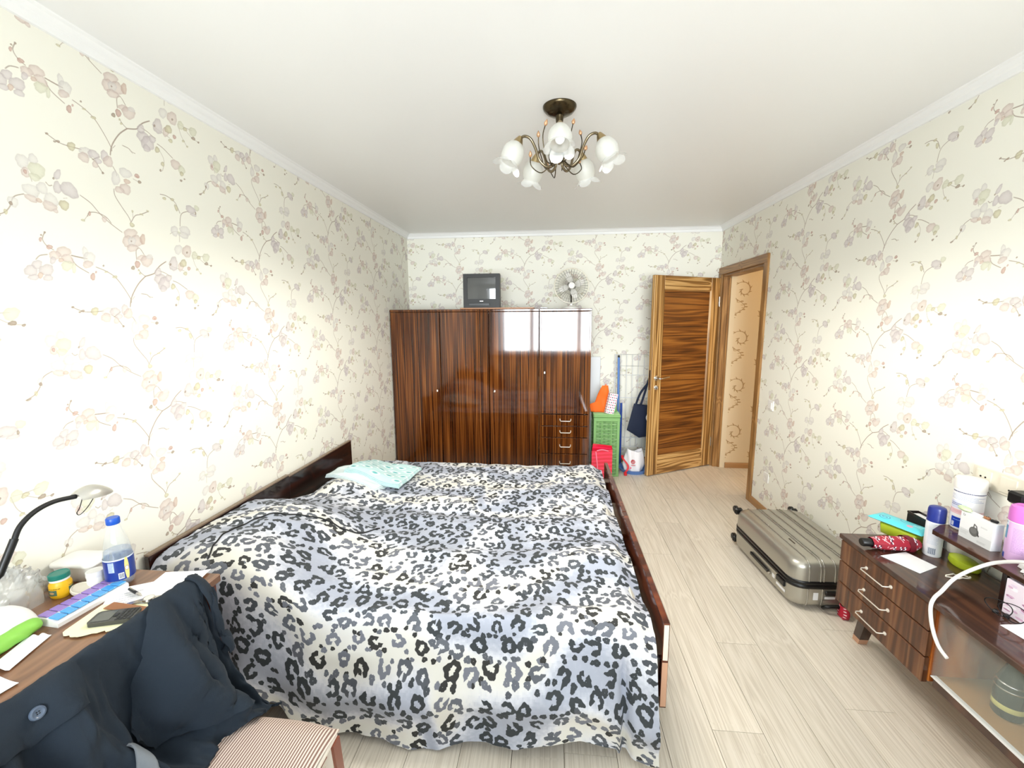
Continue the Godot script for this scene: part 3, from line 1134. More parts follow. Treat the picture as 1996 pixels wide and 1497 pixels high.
func room() -> void:
	var zl := ZW - ZB
	var zc := (ZW + ZB) / 2.0
	# floor: a bed and separate laminate boards
	var st := mk()
	rbox(st, Vector3((XL + 3.4) / 2.0, -0.067, zc), Vector3(3.4 - XL + 0.3, 0.10, zl + 0.3))
	var fl := struct("floor", st, M.floor_under, "pale grey oak laminate floor running from the bed to the hall door", "floor")
	var rng := RandomNumberGenerator.new()
	rng.seed = 3
	var variants := []
	for k in 5:
		var m: StandardMaterial3D = M.laminate.duplicate()
		var g: float = [1.0, 0.97, 0.985, 0.955, 1.0][k]
		m.albedo_color = Color(g, g * 0.995, g * 0.985)
		variants.append(m)
	var bw := 0.192
	var bl := 1.285
	var row := 0
	var x := XL - 0.05
	while x < 3.3:
		var z := ZB - 0.02 - bl * fposmod(row * 0.37, 1.0)
		while z < ZW:
			var za := maxf(z, ZB)
			var ze := minf(z + bl, ZW)
			var in_room := x < XR + 0.1
			if ze - za > 0.02 and (in_room or za < -2.4):
				if not in_room:
					ze = minf(ze, -2.4)
				var b := mk()
				var u := rng.randf()
				var v := rng.randf()
				var w := bw - 0.0016
				var l := ze - za - 0.0016
				var c := Vector3(x + bw / 2, -0.008, (za + ze) / 2)
				rbox(b, c, Vector3(w, 0.016, l), 0.0008)
				b = mk()
				var hx := w / 2
				var hz := l / 2
				quad(b, c + Vector3(-hx + 0.0007, 0.008, hz), c + Vector3(hx - 0.0007, 0.008, hz), c + Vector3(hx - 0.0007, 0.008, -hz), c + Vector3(-hx + 0.0007, 0.008, -hz), Vector2(u, v + l * 0.55), Vector2(u + 0.42, v))
				for s in [-1.0, 1.0]:
					out_quad(b, c, c + Vector3(s * hx, 0.0072, hz), c + Vector3(s * hx, 0.0072, -hz), c + Vector3(s * (hx - 0.0007), 0.008, -hz), c + Vector3(s * (hx - 0.0007), 0.008, hz))
					out_quad(b, c, c + Vector3(s * hx, -0.008, hz), c + Vector3(s * hx, -0.008, -hz), c + Vector3(s * hx, 0.0072, -hz), c + Vector3(s * hx, 0.0072, hz))
					out_quad(b, c, c + Vector3(-hx, -0.008, s * hz), c + Vector3(hx, -0.008, s * hz), c + Vector3(hx, 0.008, s * hz), c + Vector3(-hx, 0.008, s * hz))
				obj("floorboard", b, variants[rng.randi() % 5], fl)
			z += bl
		x += bw
		row += 1
	# ceiling
	st = mk()
	rbox(st, Vector3((XL + XR) / 2, H + 0.06, zc), Vector3(XR - XL + 0.3, 0.12, zl + 0.3))
	struct("ceiling", st, M.ceiling_white, "smooth white satin ceiling over the bedroom", "ceiling")
	# left wall
	st = mk()
	paper_quad(st, Vector3(XL, 0, ZW), Vector3(0, 0, -1), zl, 0.0, H, -ZW - 1.25, 2.0)
	struct_wall("wall_left", st, Vector3(XL - WALL / 2, H / 2, zc), Vector3(WALL, H, zl + 0.24), "cream orchid-print wallpapered wall beside the beds")
	# far wall
	st = mk()
	paper_quad(st, Vector3(XL, 0, ZB), Vector3(1, 0, 0), XR - XL, 0.0, H, XL - 0.179, 2.261)
	struct_wall("wall_back", st, Vector3((XL + XR) / 2, H / 2, ZB - WALL / 2), Vector3(XR - XL + 0.24, H, WALL), "cream orchid-print wallpapered wall behind the wardrobe")
	# right wall with the doorway
	var d0 := ZB + 0.07
	var d1 := -3.815
	st = mk()
	paper_quad(st, Vector3(XR, 0, d1), Vector3(0, 0, 1), ZW - d1, 0.0, H, d1 + 2.033, 1.475)
	paper_quad(st, Vector3(XR, 0, ZB), Vector3(0, 0, 1), d1 - ZB, 2.06, H, ZB + 2.033, 1.475)
	paper_quad(st, Vector3(XR, 0, ZB), Vector3(0, 0, 1), d0 - ZB, 0.0, 2.06, ZB + 2.033, 1.475)
	var face := obj("wall_right", st, M.wallpaper)
	tag(face, "cream orchid-print wallpapered wall with the hall doorway", "wall")
	face.set_meta("kind", "structure")
	st = mk()
	rbox(st, Vector3(XR + WALL / 2 + 0.0005, H / 2, (d1 + ZW) / 2), Vector3(WALL - 0.001, H, ZW - d1))
	rbox(st, Vector3(XR + WALL / 2 + 0.0005, (2.06 + H) / 2, (d1 + ZB) / 2), Vector3(WALL - 0.001, H - 2.06, d1 - ZB))
	rbox(st, Vector3(XR + WALL / 2 + 0.0005, 1.03, (d0 + ZB) / 2 - 0.06), Vector3(WALL - 0.001, 2.06, d0 - ZB + 0.12))
	obj("masonry", st, M.hall_plain, face)
	# cornice: a stepped white moulding along three walls
	var prof := PackedVector2Array([Vector2(0, 0), Vector2(0.012, 0), Vector2(0.014, 0.006), Vector2(0.017, 0.022), Vector2(0.022, 0.026), Vector2(0.026, 0.029), Vector2(0.036, 0.043), Vector2(0.046, 0.046), Vector2(0.05, 0.05), Vector2(0, 0.05)])
	cornice("trim_1", prof, Vector3(XL, H - 0.05, ZW), Vector3(0, 0, -1), Vector3(1, 0, 0), zl, "white stepped ceiling cornice above the beds")
	cornice("trim_2", prof, Vector3(XL, H - 0.05, ZB), Vector3(1, 0, 0), Vector3(0, 0, 1), XR - XL, "white stepped ceiling cornice above the wardrobe")
	cornice("trim_3", prof, Vector3(XR, H - 0.05, ZB), Vector3(0, 0, 1), Vector3(-1, 0, 0), zl, "white stepped ceiling cornice above the doorway")
	# skirting
	baseboard("baseboard_right", Vector3(XR, 0, -3.744), Vector3(0, 0, 1), Vector3(-1, 0, 0), ZW + 3.744, "light oak skirting board behind the suitcase and the low cabinet")
	baseboard("baseboard_back", Vector3(XL, 0, ZB), Vector3(1, 0, 0), Vector3(0, 0, 1), XR - XL - 0.02, "light oak skirting board behind the wardrobe")
	baseboard("baseboard_left", Vector3(XL, 0, ZW), Vector3(0, 0, -1), Vector3(1, 0, 0), zl, "light oak skirting board behind the beds and desk")

func struct_wall(called: String, st: SurfaceTool, c: Vector3, s: Vector3, label: String) -> void:
	var face := struct(called, st, M.wallpaper, label, "wall")
	var b := mk()
	var off := 0.0006
	# the masonry stands a hair behind its paper
	if called == "wall_left":
		c.x -= off
	else:
		c.z -= off
	rbox(b, c, s)
	obj("masonry", b, M.hall_plain, face)

func cornice(called: String, prof: PackedVector2Array, o: Vector3, along: Vector3, out: Vector3, l: float, label: String) -> void:
	var st := mk()
	T = Transform3D(Basis(out, Vector3.UP, out.cross(Vector3.UP)), o)
	var s := -l if out.cross(Vector3.UP).dot(along) < 0 else l
	slab(st, prof, minf(0, s), maxf(0, s))
	T = Transform3D()
	struct(called, st, M.cornice_white, label, "cornice")

func baseboard(called: String, o: Vector3, along: Vector3, out: Vector3, l: float, label: String) -> void:
	var st := mk()
	T = Transform3D(Basis(out, Vector3.UP, out.cross(Vector3.UP)), o)
	var s := -l if out.cross(Vector3.UP).dot(along) < 0 else l
	slab(st, PackedVector2Array([Vector2(0, 0.001), Vector2(0.016, 0.001), Vector2(0.016, 0.045), Vector2(0.010, 0.056), Vector2(0, 0.058)]), minf(0, s), maxf(0, s))
	T = Transform3D()
	struct(called, st, M.edge_oak, label, "skirting")

func window_wall() -> void:
	# wall behind the camera with one wide window
	var x0 := -1.32
	var x1 := 1.56
	var y0 := 0.90
	var y1 := 2.34
	var st := mk()
	var zc := ZW + WALL / 2
	rbox(st, Vector3((XL + x0) / 2 - 0.06, H / 2, zc), Vector3(x0 - XL + 0.12, H, WALL))
	rbox(st, Vector3((XR + x1) / 2 + 0.06, H / 2, zc), Vector3(XR - x1 + 0.12, H, WALL))
	rbox(st, Vector3((x0 + x1) / 2, y0 / 2, zc), Vector3(x1 - x0, y0, WALL))
	rbox(st, Vector3((x0 + x1) / 2, (y1 + H) / 2, zc), Vector3(x1 - x0, H - y1, WALL))
	struct("wall_front", st, M.cream_wall, "cream wall with the window behind the camera", "wall")
	# frame with mullions; the panes look out on the garden
	var w := thing("window_1", "wide white window with three sashes behind the camera", "window", Vector3(0, 0, ZW + 0.03))
	w.set_meta("kind", "structure")
	st = mk()
	rbox(st, Vector3((x0 + x1) / 2, y0 + 0.035, 0), Vector3(x1 - x0, 0.07, 0.06), 0.005)
	rbox(st, Vector3((x0 + x1) / 2, y1 - 0.035, 0), Vector3(x1 - x0, 0.07, 0.06), 0.005)
	for x in [x0 + 0.035, -0.44, 0.56, x1 - 0.035]:
		rbox(st, Vector3(x, (y0 + y1) / 2, 0), Vector3(0.07, y1 - y0 - 0.14, 0.06), 0.005)
	obj("window_frame", st, M.window_white, w)
	var edges := [x0 + 0.07, -0.475, -0.405, 0.525, 0.595, x1 - 0.07]
	for k in 3:
		box_obj("pane", Vector3((edges[2 * k] + edges[2 * k + 1]) / 2, (y0 + y1) / 2, 0), Vector3(edges[2 * k + 1] - edges[2 * k], y1 - y0 - 0.14, 0.006), M.thin_glass, w, 0.0)
	box_obj("window_sill", Vector3((x0 + x1) / 2, y0 + 0.015, -0.13), Vector3(x1 - x0, 0.03, 0.2), M.window_white, w, 0.008)

func hallway() -> void:
	var x0 := XR + WALL
	var x1 := 3.35
	var z0 := -4.655
	var z1 := -2.4
	var st := mk()
	var a := Vector3(x0, 0, z0)
	quad(st, a, a + Vector3(x1 - x0, 0, 0), a + Vector3(x1 - x0, H, 0), a + Vector3(0, H, 0), Vector2(0.12, 0.0), Vector2(0.12 + (x1 - x0) / 0.5, -H / 0.5))
	struct("wall_hall_back", st, M.hall_paper, "tan scrolled-leaf wallpaper of the hall seen through the doorway", "wall")
	st = mk()
	rbox(st, Vector3((x0 + x1) / 2, H / 2, z0 - 0.061), Vector3(x1 - x0 + 0.1, H, 0.12))
	rbox(st, Vector3(x1 + 0.06, H / 2, (z0 + z1) / 2), Vector3(0.12, H, z1 - z0 + 0.2))
	rbox(st, Vector3((x0 + x1) / 2, H / 2, z1 + 0.06), Vector3(x1 - x0 + 0.2, H, 0.12))
	rbox(st, Vector3((x0 + x1) / 2, H + 0.06, (z0 + z1) / 2), Vector3(x1 - x0 + 0.2, 0.12, z1 - z0 + 0.2))
	struct("wall_hall_side", st, M.hall_plain, "plain walls and ceiling enclosing the hall", "wall")
	baseboard("baseboard_hall", Vector3(x0, 0, z0), Vector3(1, 0, 0), Vector3(0, 0, 1), x1 - x0, "oak skirting board along the hall wall")
	var l := thing("added_hall_lamp", "unseen round white lamp added to light the hall", "lamp", Vector3(2.75, H, -3.3))
	lathe_obj("shade", [Vector2(0, -0.11), Vector2(0.07, -0.10), Vector2(0.12, -0.05), Vector2(0.13, 0.0)], M.added_lamp_glow, l)  # glowing shade of the added, unseen hall lamp

func door_and_frame() -> void:
	# casing and lining of the opening
	var f := thing("trim_4", "oak-veneer door casing and lining around the hall doorway", "door frame", Vector3(XR, 0, 0))
	f.set_meta("kind", "structure")
	var zf := ZB + 0.005
	var zn := -3.744
	box_obj("casing", Vector3(-0.008, 1.06, zn - 0.035), Vector3(0.018, 2.127, 0.07), M.frame_upright, f, 0.003)
	box_obj("casing", Vector3(-0.008, 1.06, zf + 0.035), Vector3(0.018, 2.127, 0.07), M.frame_upright, f, 0.003)
	box_obj("casing", Vector3(-0.009, 2.09, (zn + zf) / 2), Vector3(0.02, 0.074, zn - zf - 0.01), M.frame_across, f, 0.003)
	box_obj("lining", Vector3(WALL / 2 + 0.002, 1.02, zn - 0.085), Vector3(WALL + 0.002, 2.04, 0.032), M.frame_upright, f, 0.002)
	box_obj("lining", Vector3(WALL / 2 + 0.002, 1.02, zf + 0.085), Vector3(WALL + 0.002, 2.04, 0.032), M.frame_upright, f, 0.002)
	box_obj("lining", Vector3(WALL / 2 + 0.002, 2.046, (zn + zf) / 2), Vector3(WALL + 0.002, 0.028, zn - zf - 0.14), M.frame_across, f, 0.002)
	box_obj("door_stop", Vector3(0.075, 1.01, zf + 0.107), Vector3(0.05, 2.02, 0.013), M.frame_upright, f, 0.002)
	box_obj("door_stop", Vector3(0.075, 1.01, zn - 0.107), Vector3(0.05, 2.02, 0.013), M.frame_upright, f, 0.002)
	for y in [0.28, 1.78]:
		tube_obj("hinge", [Vector3(-0.022, y - 0.05, zf + 0.075), Vector3(-0.022, y + 0.05, zf + 0.075)], 0.008, M.steel, f)
	# leaf, swung into the room; local x runs from the free edge to the hinges, z faces the room
	var d := thing("door_1", "open zebra-grained oak door swung into the room beside the wardrobe", "door", Vector3(0.978, 0, -4.29), atan2(0.486, 0.874))
	d.set_meta("kind", "structure")
	var w := 0.87
	var top := 2.022
	var th := 0.04
	box_obj("stile", Vector3(0.0625, top / 2 + 0.005, -th / 2), Vector3(0.125, top - 0.01, th), M.door_upright, d, 0.003)
	box_obj("stile", Vector3(w - 0.06, top / 2 + 0.005, -th / 2), Vector3(0.12, top - 0.01, th), M.door_upright, d, 0.003)
	box_obj("rail", Vector3(w / 2 + 0.002, top - 0.065, -th / 2 - 0.001), Vector3(w - 0.248, 0.13, th - 0.002), M.rail_across, d, 0.002)
	box_obj("rail", Vector3(w / 2 + 0.002, 0.105, -th / 2 - 0.001), Vector3(w - 0.248, 0.19, th - 0.002), M.rail_across, d, 0.002)
	box_obj("panel", Vector3(w / 2 + 0.002, 1.045, -th / 2), Vector3(w - 0.246, 1.69, 0.018), M.door_across, d, 0.0)
	# mouldings round the sunk panel
	var st := mk()
	var sth := mk()
	var px0 := 0.125
	var px1 := w - 0.12
	for s in [[px0, 0.2, px0, 1.892, 0.012, 0.0], [px1, 0.2, px1, 1.892, -0.012, 0.0], [px0, 0.2, px1, 0.2, 0.0, 0.012], [px0, 1.892, px1, 1.892, 0.0, -0.012]]:
		var a := Vector3(s[0], s[1], -0.001)
		var b := Vector3(s[2], s[3], -0.001)
		var o := Vector3(s[4], s[5], -0.010)
		out_quad(st if s[5] == 0.0 else sth, a + Vector3(0, 0, -1), a, b, b + o, a + o)
	obj("moulding", st, M.door_upright, d)
	obj("moulding", sth, M.rail_across, d)
	# lever and turn below it
	var st2 := mk()
	T = Transform3D(Basis(Vector3.RIGHT, PI / 2), Vector3.ZERO)
	lathe(st2, [Vector2(0, 0.012), Vector2(0.022, 0.012), Vector2(0.027, 0.008), Vector2(0.028, 0)], 24, Vector3.ZERO)
	T = Transform3D()
	var hd := obj("door_handle", st2, M.chrome, d)
	hd.position = Vector3(0.062, 1.02, 0.0)
	tube_obj("lever", spline([Vector3(0, 0, 0.01), Vector3(0.0, 0, 0.045), Vector3(0.02, -0.002, 0.055), Vector3(0.07, 0.004, 0.055), Vector3(0.125, 0.01, 0.05)], 5), 0.0085, M.chrome, hd, 10)
	st2 = mk()
	T = Transform3D(Basis(Vector3.RIGHT, PI / 2), Vector3.ZERO)
	lathe(st2, [Vector2(0, 0.012), Vector2(0.02, 0.012), Vector2(0.025, 0.008), Vector2(0.026, 0)], 24, Vector3.ZERO)
	T = Transform3D()
	var lk := obj("lock_rosette", st2, M.chrome, d)
	lk.position = Vector3(0.062, 0.925, 0.0)
	box_obj("thumb_turn", Vector3(0, 0, 0.022), Vector3(0.012, 0.034, 0.022), M.chrome, lk, 0.003)
	box_obj("latch_plate", Vector3(0.0, 1.0, -th / 2), Vector3(0.003, 0.2, 0.02), M.steel, d, 0.0)

func wall_fittings() -> void:
	# light switch beside the doorway
	var s := thing("light_switch", "white rocker light switch on the papered wall beside the doorway", "light switch", Vector3(XR, 0.905, -3.535), -PI / 2)
	box_obj("plate", Vector3(0, 0, 0.005), Vector3(0.082, 0.082, 0.01), M.white_plastic, s, 0.003)
	box_obj("rocker", Vector3(0, 0, 0.012), Vector3(0.055, 0.055, 0.008), M.white_plastic, s, 0.003)
	var p := thing("wall_socket", "small ivory outlet low on the wall between doorway and suitcase", "socket", Vector3(XR, 0.31, -3.515), -PI / 2)
	box_obj("plate", Vector3(0, 0, 0.005), Vector3(0.08, 0.08, 0.01), M.white_plastic, p, 0.003)
	lathe_turned("well", [Vector2(0, 0.004), Vector2(0.018, 0.004), Vector2(0.02, 0.006)], M.ivory_plastic, p, Vector3(0, 0, 0.0055))
	# row of outlets above the low cabinet
	var q := thing("socket_strip", "row of ivory outlets in one frame above the low cabinet", "sockets", Vector3(XR, 0.943, -1.725), -PI / 2)
	box_obj("frame", Vector3(0.0, 0, 0.004), Vector3(0.30, 0.086, 0.008), M.ivory_plastic, q, 0.003)
	var o := box_obj("outlet", Vector3(-0.1, 0, 0.009), Vector3(0.062, 0.062, 0.006), M.ivory_plastic, q, 0.002)
	for x in [-0.0095, 0.0095]:
		lathe_turned("hole", [Vector2(0, 0.0012), Vector2(0.0035, 0.0012), Vector2(0.0035, 0)], M.void_black, o, Vector3(-0.1 + x, 0.004, 0.0122))
	lathe_turned("earth_pin", [Vector2(0.0055, 0), Vector2(0.0065, 0.0015), Vector2(0.0075, 0)], M.ivory_plastic, o, Vector3(-0.1, -0.012, 0.0122))
	var t := box_obj("outlet", Vector3(-0.005, 0, 0.009), Vector3(0.062, 0.062, 0.006), M.ivory_plastic, q, 0.002)
	box_obj("jack", Vector3(0.005, -0.014, 0.0122), Vector3(0.012, 0.006, 0.001), M.void_black, t, 0.0)
	box_obj("outlet", Vector3(0.09, 0, 0.009), Vector3(0.062, 0.062, 0.006), M.ivory_plastic, q, 0.002)
	var c := thing("power_adapter", "black power adapter plugged into the outlets above the cabinet", "adapter", Vector3(XR - 0.013, 0.934, -1.632), -PI / 2)
	box_obj("body", Vector3(0, 0, 0.035), Vector3(0.06, 0.045, 0.07), M.black_plastic, c, 0.008)

func lathe_turned(called: String, prof: Array, mat: Material, parent: Node3D, at: Vector3) -> MeshInstance3D:
	# a turned piece whose axis points along +z
	var st := mk()
	T = Transform3D(Basis(Vector3.RIGHT, PI / 2), at)
	lathe(st, prof, 20)
	T = Transform3D()
	return obj(called, st, mat, parent)

# ---------------------------------------------------------------- wardrobes
func wardrobes() -> void:
	var zf := -4.152
	var zk := ZB + 0.03
	var w := thing("wardrobe", "tall glossy walnut wardrobe with three doors and a television on top", "wardrobe")
	var x0 := -1.612
	var x1 := -0.131
	carcass(w, x0, x1, zf, zk)
	var cuts := [x0 + 0.006, -1.112, -0.622, x1 - 0.002]
	for k in 3:
		var a: float = cuts[k] + 0.0035
		var b: float = cuts[k + 1] - 0.0035
		var d := box_obj("door", Vector3((a + b) / 2, 0.885, zf - 0.009), Vector3(b - a, 1.59, 0.02), M.polished_walnut, w, 0.003)
		if k != 1:
			keyhole(d, Vector3(-1.152 if k == 0 else -0.568, 0.898, zf + 0.002), k == 2)
	var n := thing("narrow_wardrobe", "narrow glossy walnut cabinet with one door above four drawers", "cabinet")
	x0 = -0.124
	x1 = 0.372
	carcass(n, x0, x1, zf, zk)
	var dd := box_obj("door", Vector3((x0 + x1) / 2, 1.178, zf - 0.009), Vector3(x1 - x0 - 0.03, 1.0, 0.02), M.polished_walnut, n, 0.003)
	keyhole(dd, Vector3(-0.073, 1.088, zf + 0.002), false)
	var ys := [0.672, 0.553, 0.436, 0.268, 0.092]
	for k in 4:
		var a: float = ys[k + 1] + 0.003
		var b: float = ys[k] - 0.003
		var dr := box_obj("drawer", Vector3((x0 + x1) / 2, (a + b) / 2, zf - 0.009), Vector3(x1 - x0 - 0.03, b - a, 0.02), M.polished_walnut, n, 0.003)
		var y := a + (b - a) * (0.52 if k < 2 else 0.5)
		tube_obj("handle", [Vector3(0.081, y + 0.012, zf), Vector3(0.083, y + 0.002, zf + 0.02), Vector3(0.09, y - 0.006, zf + 0.024), Vector3(0.18, y - 0.006, zf + 0.024), Vector3(0.187, y + 0.002, zf + 0.02), Vector3(0.189, y + 0.012, zf)], 0.004, M.white_metal, dr, 8)

func carcass(w: Node3D, x0: float, x1: float, zf: float, zk: float) -> void:
	var d := zf - 0.02 - zk
	var zc := (zf - 0.02 + zk) / 2
	box_obj("side", Vector3(x0 + 0.009, 0.85, zc + 0.009), Vector3(0.018, 1.66, d + 0.018), M.polished_walnut, w, 0.002)
	box_obj("side", Vector3(x1 - 0.009, 0.85, zc + 0.009), Vector3(0.018, 1.66, d + 0.018), M.polished_walnut, w, 0.002)
	box_obj("top_board", Vector3((x0 + x1) / 2, 1.694, zc + 0.012), Vector3(x1 - x0 + 0.004, 0.024, d + 0.03), M.polished_walnut, w, 0.004)
	box_obj("back", Vector3((x0 + x1) / 2, 0.88, zk + 0.006), Vector3(x1 - x0 - 0.03, 1.6, 0.006), M.dark_polished_wood, w, 0.0)
	box_obj("plinth", Vector3((x0 + x1) / 2, 0.042, zc - 0.01), Vector3(x1 - x0 - 0.04, 0.082, d - 0.03), M.dark_polished_wood, w, 0.0)
	box_obj("bottom", Vector3((x0 + x1) / 2, 0.09, zc), Vector3(x1 - x0 - 0.036, 0.012, d - 0.01), M.dark_polished_wood, w, 0.0)

func keyhole(d: MeshInstance3D, at: Vector3, key: bool) -> void:
	var st := mk()
	T = Transform3D(Basis(), at)
	slab(st, rounded_rect(0.013, 0.022, 0.0062), -0.001, 0.002)
	T = Transform3D()
	obj("keyhole_plate", st, M.white_metal, d)
	if key:
		st = mk()
		T = Transform3D(Basis(Vector3.UP, PI / 2), at + Vector3(0, 0, 0.012))
		rbox(st, Vector3(-0.002, 0, 0), Vector3(0.03, 0.004, 0.004), 0.001)
		T = Transform3D(Basis(), at + Vector3(0, -0.002, 0.026))
		lathe(st, [Vector2(0.004, -0.001), Vector2(0.009, -0.001), Vector2(0.009, 0.001), Vector2(0.004, 0.001), Vector2(0.004, -0.001)], 12)
		T = Transform3D()
		obj("key", st, M.white_metal, d)

# ---------------------------------------------------------------- beds
const BED_SPLIT := -2.342

func beds() -> void:
	one_bed("bed", "dark glossy single bed nearer the desk under the leopard bedspread", BED_SPLIT + 0.003, -1.428)
	one_bed("bed", "dark glossy single bed nearer the wardrobe under the leopard bedspread", -3.20, BED_SPLIT - 0.003)

func one_bed(called: String, label: String, z0: float, z1: float) -> void:
	var b := thing(called, label, "bed")
	var zc := (z0 + z1) / 2
	var l := z1 - z0
	var far := z1 < -2.0
	box_obj("headboard", Vector3(-1.598, 0.42, zc + (0.03 if far else 0.0)), Vector3(0.022, 0.46 if far else 0.48, l - (0.05 if far else 0.0)), M.dark_polished_wood, b, 0.002)
	box_obj("headboard_edge", Vector3(-1.598, 0.655 if far else 0.665, zc + (0.03 if far else 0.0)), Vector3(0.022, 0.008, l - (0.05 if far else 0.0)), M.edge_strip, b, 0.001)
	var fb := box_obj("footboard", Vector3(0.4165, 0.335, zc), Vector3(0.023, 0.342, l), M.red_wood, b, 0.001)
	if not far:
		box_obj("bare_edge", Vector3(0.4165, 0.43, z1 + 0.0005), Vector3(0.017, 0.14, 0.002), M.chipped_veneer, fb, 0.0)
		box_obj("bare_edge", Vector3(0.4165, 0.26, z1 + 0.0003), Vector3(0.02, 0.18, 0.001), M.pale_wood, fb, 0.0)
	for z in [z0 + 0.012, z1 - 0.03]:
		box_obj("side_rail", Vector3(-0.59, 0.27, z), Vector3(1.99, 0.16, 0.02), M.dark_polished_wood, b, 0.002)
	box_obj("mattress", Vector3(-0.6, 0.37, zc - 0.01), Vector3(1.94, 0.15, l - 0.07), M.ticking, b, 0.03)
	for x in [-1.54, 0.36]:
		for z in [z0 + 0.06, z1 - 0.08]:
			lathe_obj("leg", [Vector2(0, 0), Vector2(0.018, 0), Vector2(0.026, 0.19), Vector2(0, 0.19)], M.dark_polished_wood, b, Vector3(x, 0.0, z), 12)

func hump(x: float, z: float, cx: float, cz: float, rx: float, rz: float, p := 2.0) -> float:
	var d := pow(absf((x - cx) / rx), p) + pow(absf((z - cz) / rz), p)
	return exp(-d * 1.2)

func cover_height(x: float, z: float) -> float:
	var y := 0.474
	y += 0.188 * hump(x, z, -1.52, -1.72, 0.50, 0.52, 4.0)
	y += 0.085 * hump(x, z, -1.40, -2.62, 0.26, 0.36, 3.0)
	y += 0.035 * hump(x, z, -1.44, -2.45, 0.1, 0.1)
	y -= 0.02 * exp(-pow((z - BED_SPLIT) / 0.05, 2.0)) * smoothstep(-1.1, -0.6, x)
	y += 0.026 * hump(x, z, 0.2, -1.85, 0.14, 0.06) + 0.018 * hump(x, z, 0.28, -2.02, 0.1, 0.07)
	# creases that run from the pillows and across the foot
	var w := fold_noise.get_noise_2d(x * 0.9, z * 3.4)
	var v := fold_noise.get_noise_2d(x * 4.0 + 9.0, z * 5.0 - 3.0)
	var c2 := fold_noise.get_noise_2d(x * 9.0 - 4.0, z * 11.0)
	y += 0.014 * w + 0.010 * v + 0.0045 * c2
	y += 0.010 * sin(z * 16.0 + x * 2.1 + 2.0 * w) * smoothstep(-1.0, 0.2, x)
	y -= 0.035 * smoothstep(0.30, 0.375, x)
	return y

var fold_noise: FastNoiseLite

func bedspread() -> void:
	fold_noise = noise(77, 1.0, 3)
	var st := mk()
	var nx := 150
	var nw := 190
	var w_top := 1.745
	var w_end := 2.24
	var f := func(u: float, v: float) -> Vector3:
		var x := lerpf(0.383, -1.578, u)
		var w := v * w_end
		# beside the far pillow the edge of the cloth lies away from the headboard
		var zt := -3.20 + w
		if w <= w_top:
			var pull := 0.10 * (1.0 - smoothstep(-2.42, -2.28, zt)) * pow(u, 6.0)
			return Vector3(x + pull, cover_height(x, zt), zt)
		var q := (w - w_top) / (w_end - w_top)
		var hem := 0.05 + 0.17 * smoothstep(-0.85, -1.3, x) + 0.03 * sin(x * 5.0 + 1.0) + 0.012 * sin(x * 17.0)
		if x > 0.25:
			hem -= 0.02
		var y0 := cover_height(x, -3.20 + w_top)
		var pil := hump(x, -1.46, -1.52, -1.72, 0.50, 0.52, 4.0)
		var y := lerpf(y0, hem, smoothstep(0.0, 1.0, q) * 0.5 + q * 0.5)
		var round_ := 1.0 - exp(-q * 9.0)
		var folds := 0.022 * sin(x * 21.0 + 1.3 * sin(x * 5.0)) * smoothstep(-0.75, -1.15, x) + 0.010 * sin(x * 13.0 + 2.0) + 0.016 * fold_noise.get_noise_2d(x * 6.0, q * 1.5)
		var roll := 0.035 * exp(-pow((q - 0.74 + 0.14 * cos(x * 1.7 + 0.6)) / 0.13, 2.0)) * smoothstep(-1.15, -0.8, x)
		var z := -3.20 + w_top + 0.035 * round_ + 0.085 * q + 0.03 * pil * q + folds * q + roll
		var slit := exp(-pow((x - 0.262 - 0.012 * q) / 0.014, 2.0))
		z -= 0.045 * slit * smoothstep(0.15, 0.5, q)
		if x > 0.27:
			z += 0.012 * q
		return Vector3(x, y, z)
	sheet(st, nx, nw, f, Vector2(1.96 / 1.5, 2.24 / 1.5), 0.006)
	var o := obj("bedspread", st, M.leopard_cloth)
	tag(o, "leopard-print bedspread in black, cream and grey-blue over both beds", "bedspread")
	# thin cord across the near pillow
	var pts := []
	for q in [[-1.364, -1.467], [-1.397, -1.544], [-1.412, -1.635], [-1.405, -1.735], [-1.364, -1.809], [-1.29, -1.853], [-1.207, -1.89], [-1.117, -1.916], [-1.037, -1.93], [-0.977, -1.963], [-0.914, -2.07]]:
		pts.append(Vector3(q[0], cover_height(q[0], q[1]) + 0.006, q[1]))
	pts.push_front(Vector3(-1.335, cover_height(-1.34, -1.46) - 0.09, -1.375))
	pts = spline(pts, 5)
	for i in range(1, pts.size()):
		if pts[i].z < -1.46:
			pts[i].y = cover_height(pts[i].x, pts[i].z) + 0.005
	var c := tube_obj("cord", pts, 0.0032, M.black_matt)
	tag(c, "thin black cord lying across the pillow hump of the bedspread", "cord")
	# folded towels on the far pillow
	var tp := func(x: float, z: float) -> float: return cover_height(x, z)
	var t1 := thing("towel", "pale mint towel folded flat under the patterned one on the far pillow", "towel")
	towel_layers(t1, Vector2(-1.28, -2.70), 0.40, 0.30, 0.25, 3, 0.008, M.towel_mint, tp)
	var t2 := thing("towel", "turquoise and white patterned towel folded on top at the far pillow", "towel")
	towel_layers(t2, Vector2(-1.17, -2.78), 0.40, 0.36, 0.12, 3, 0.009, M.towel_teal, tp, 0.027)

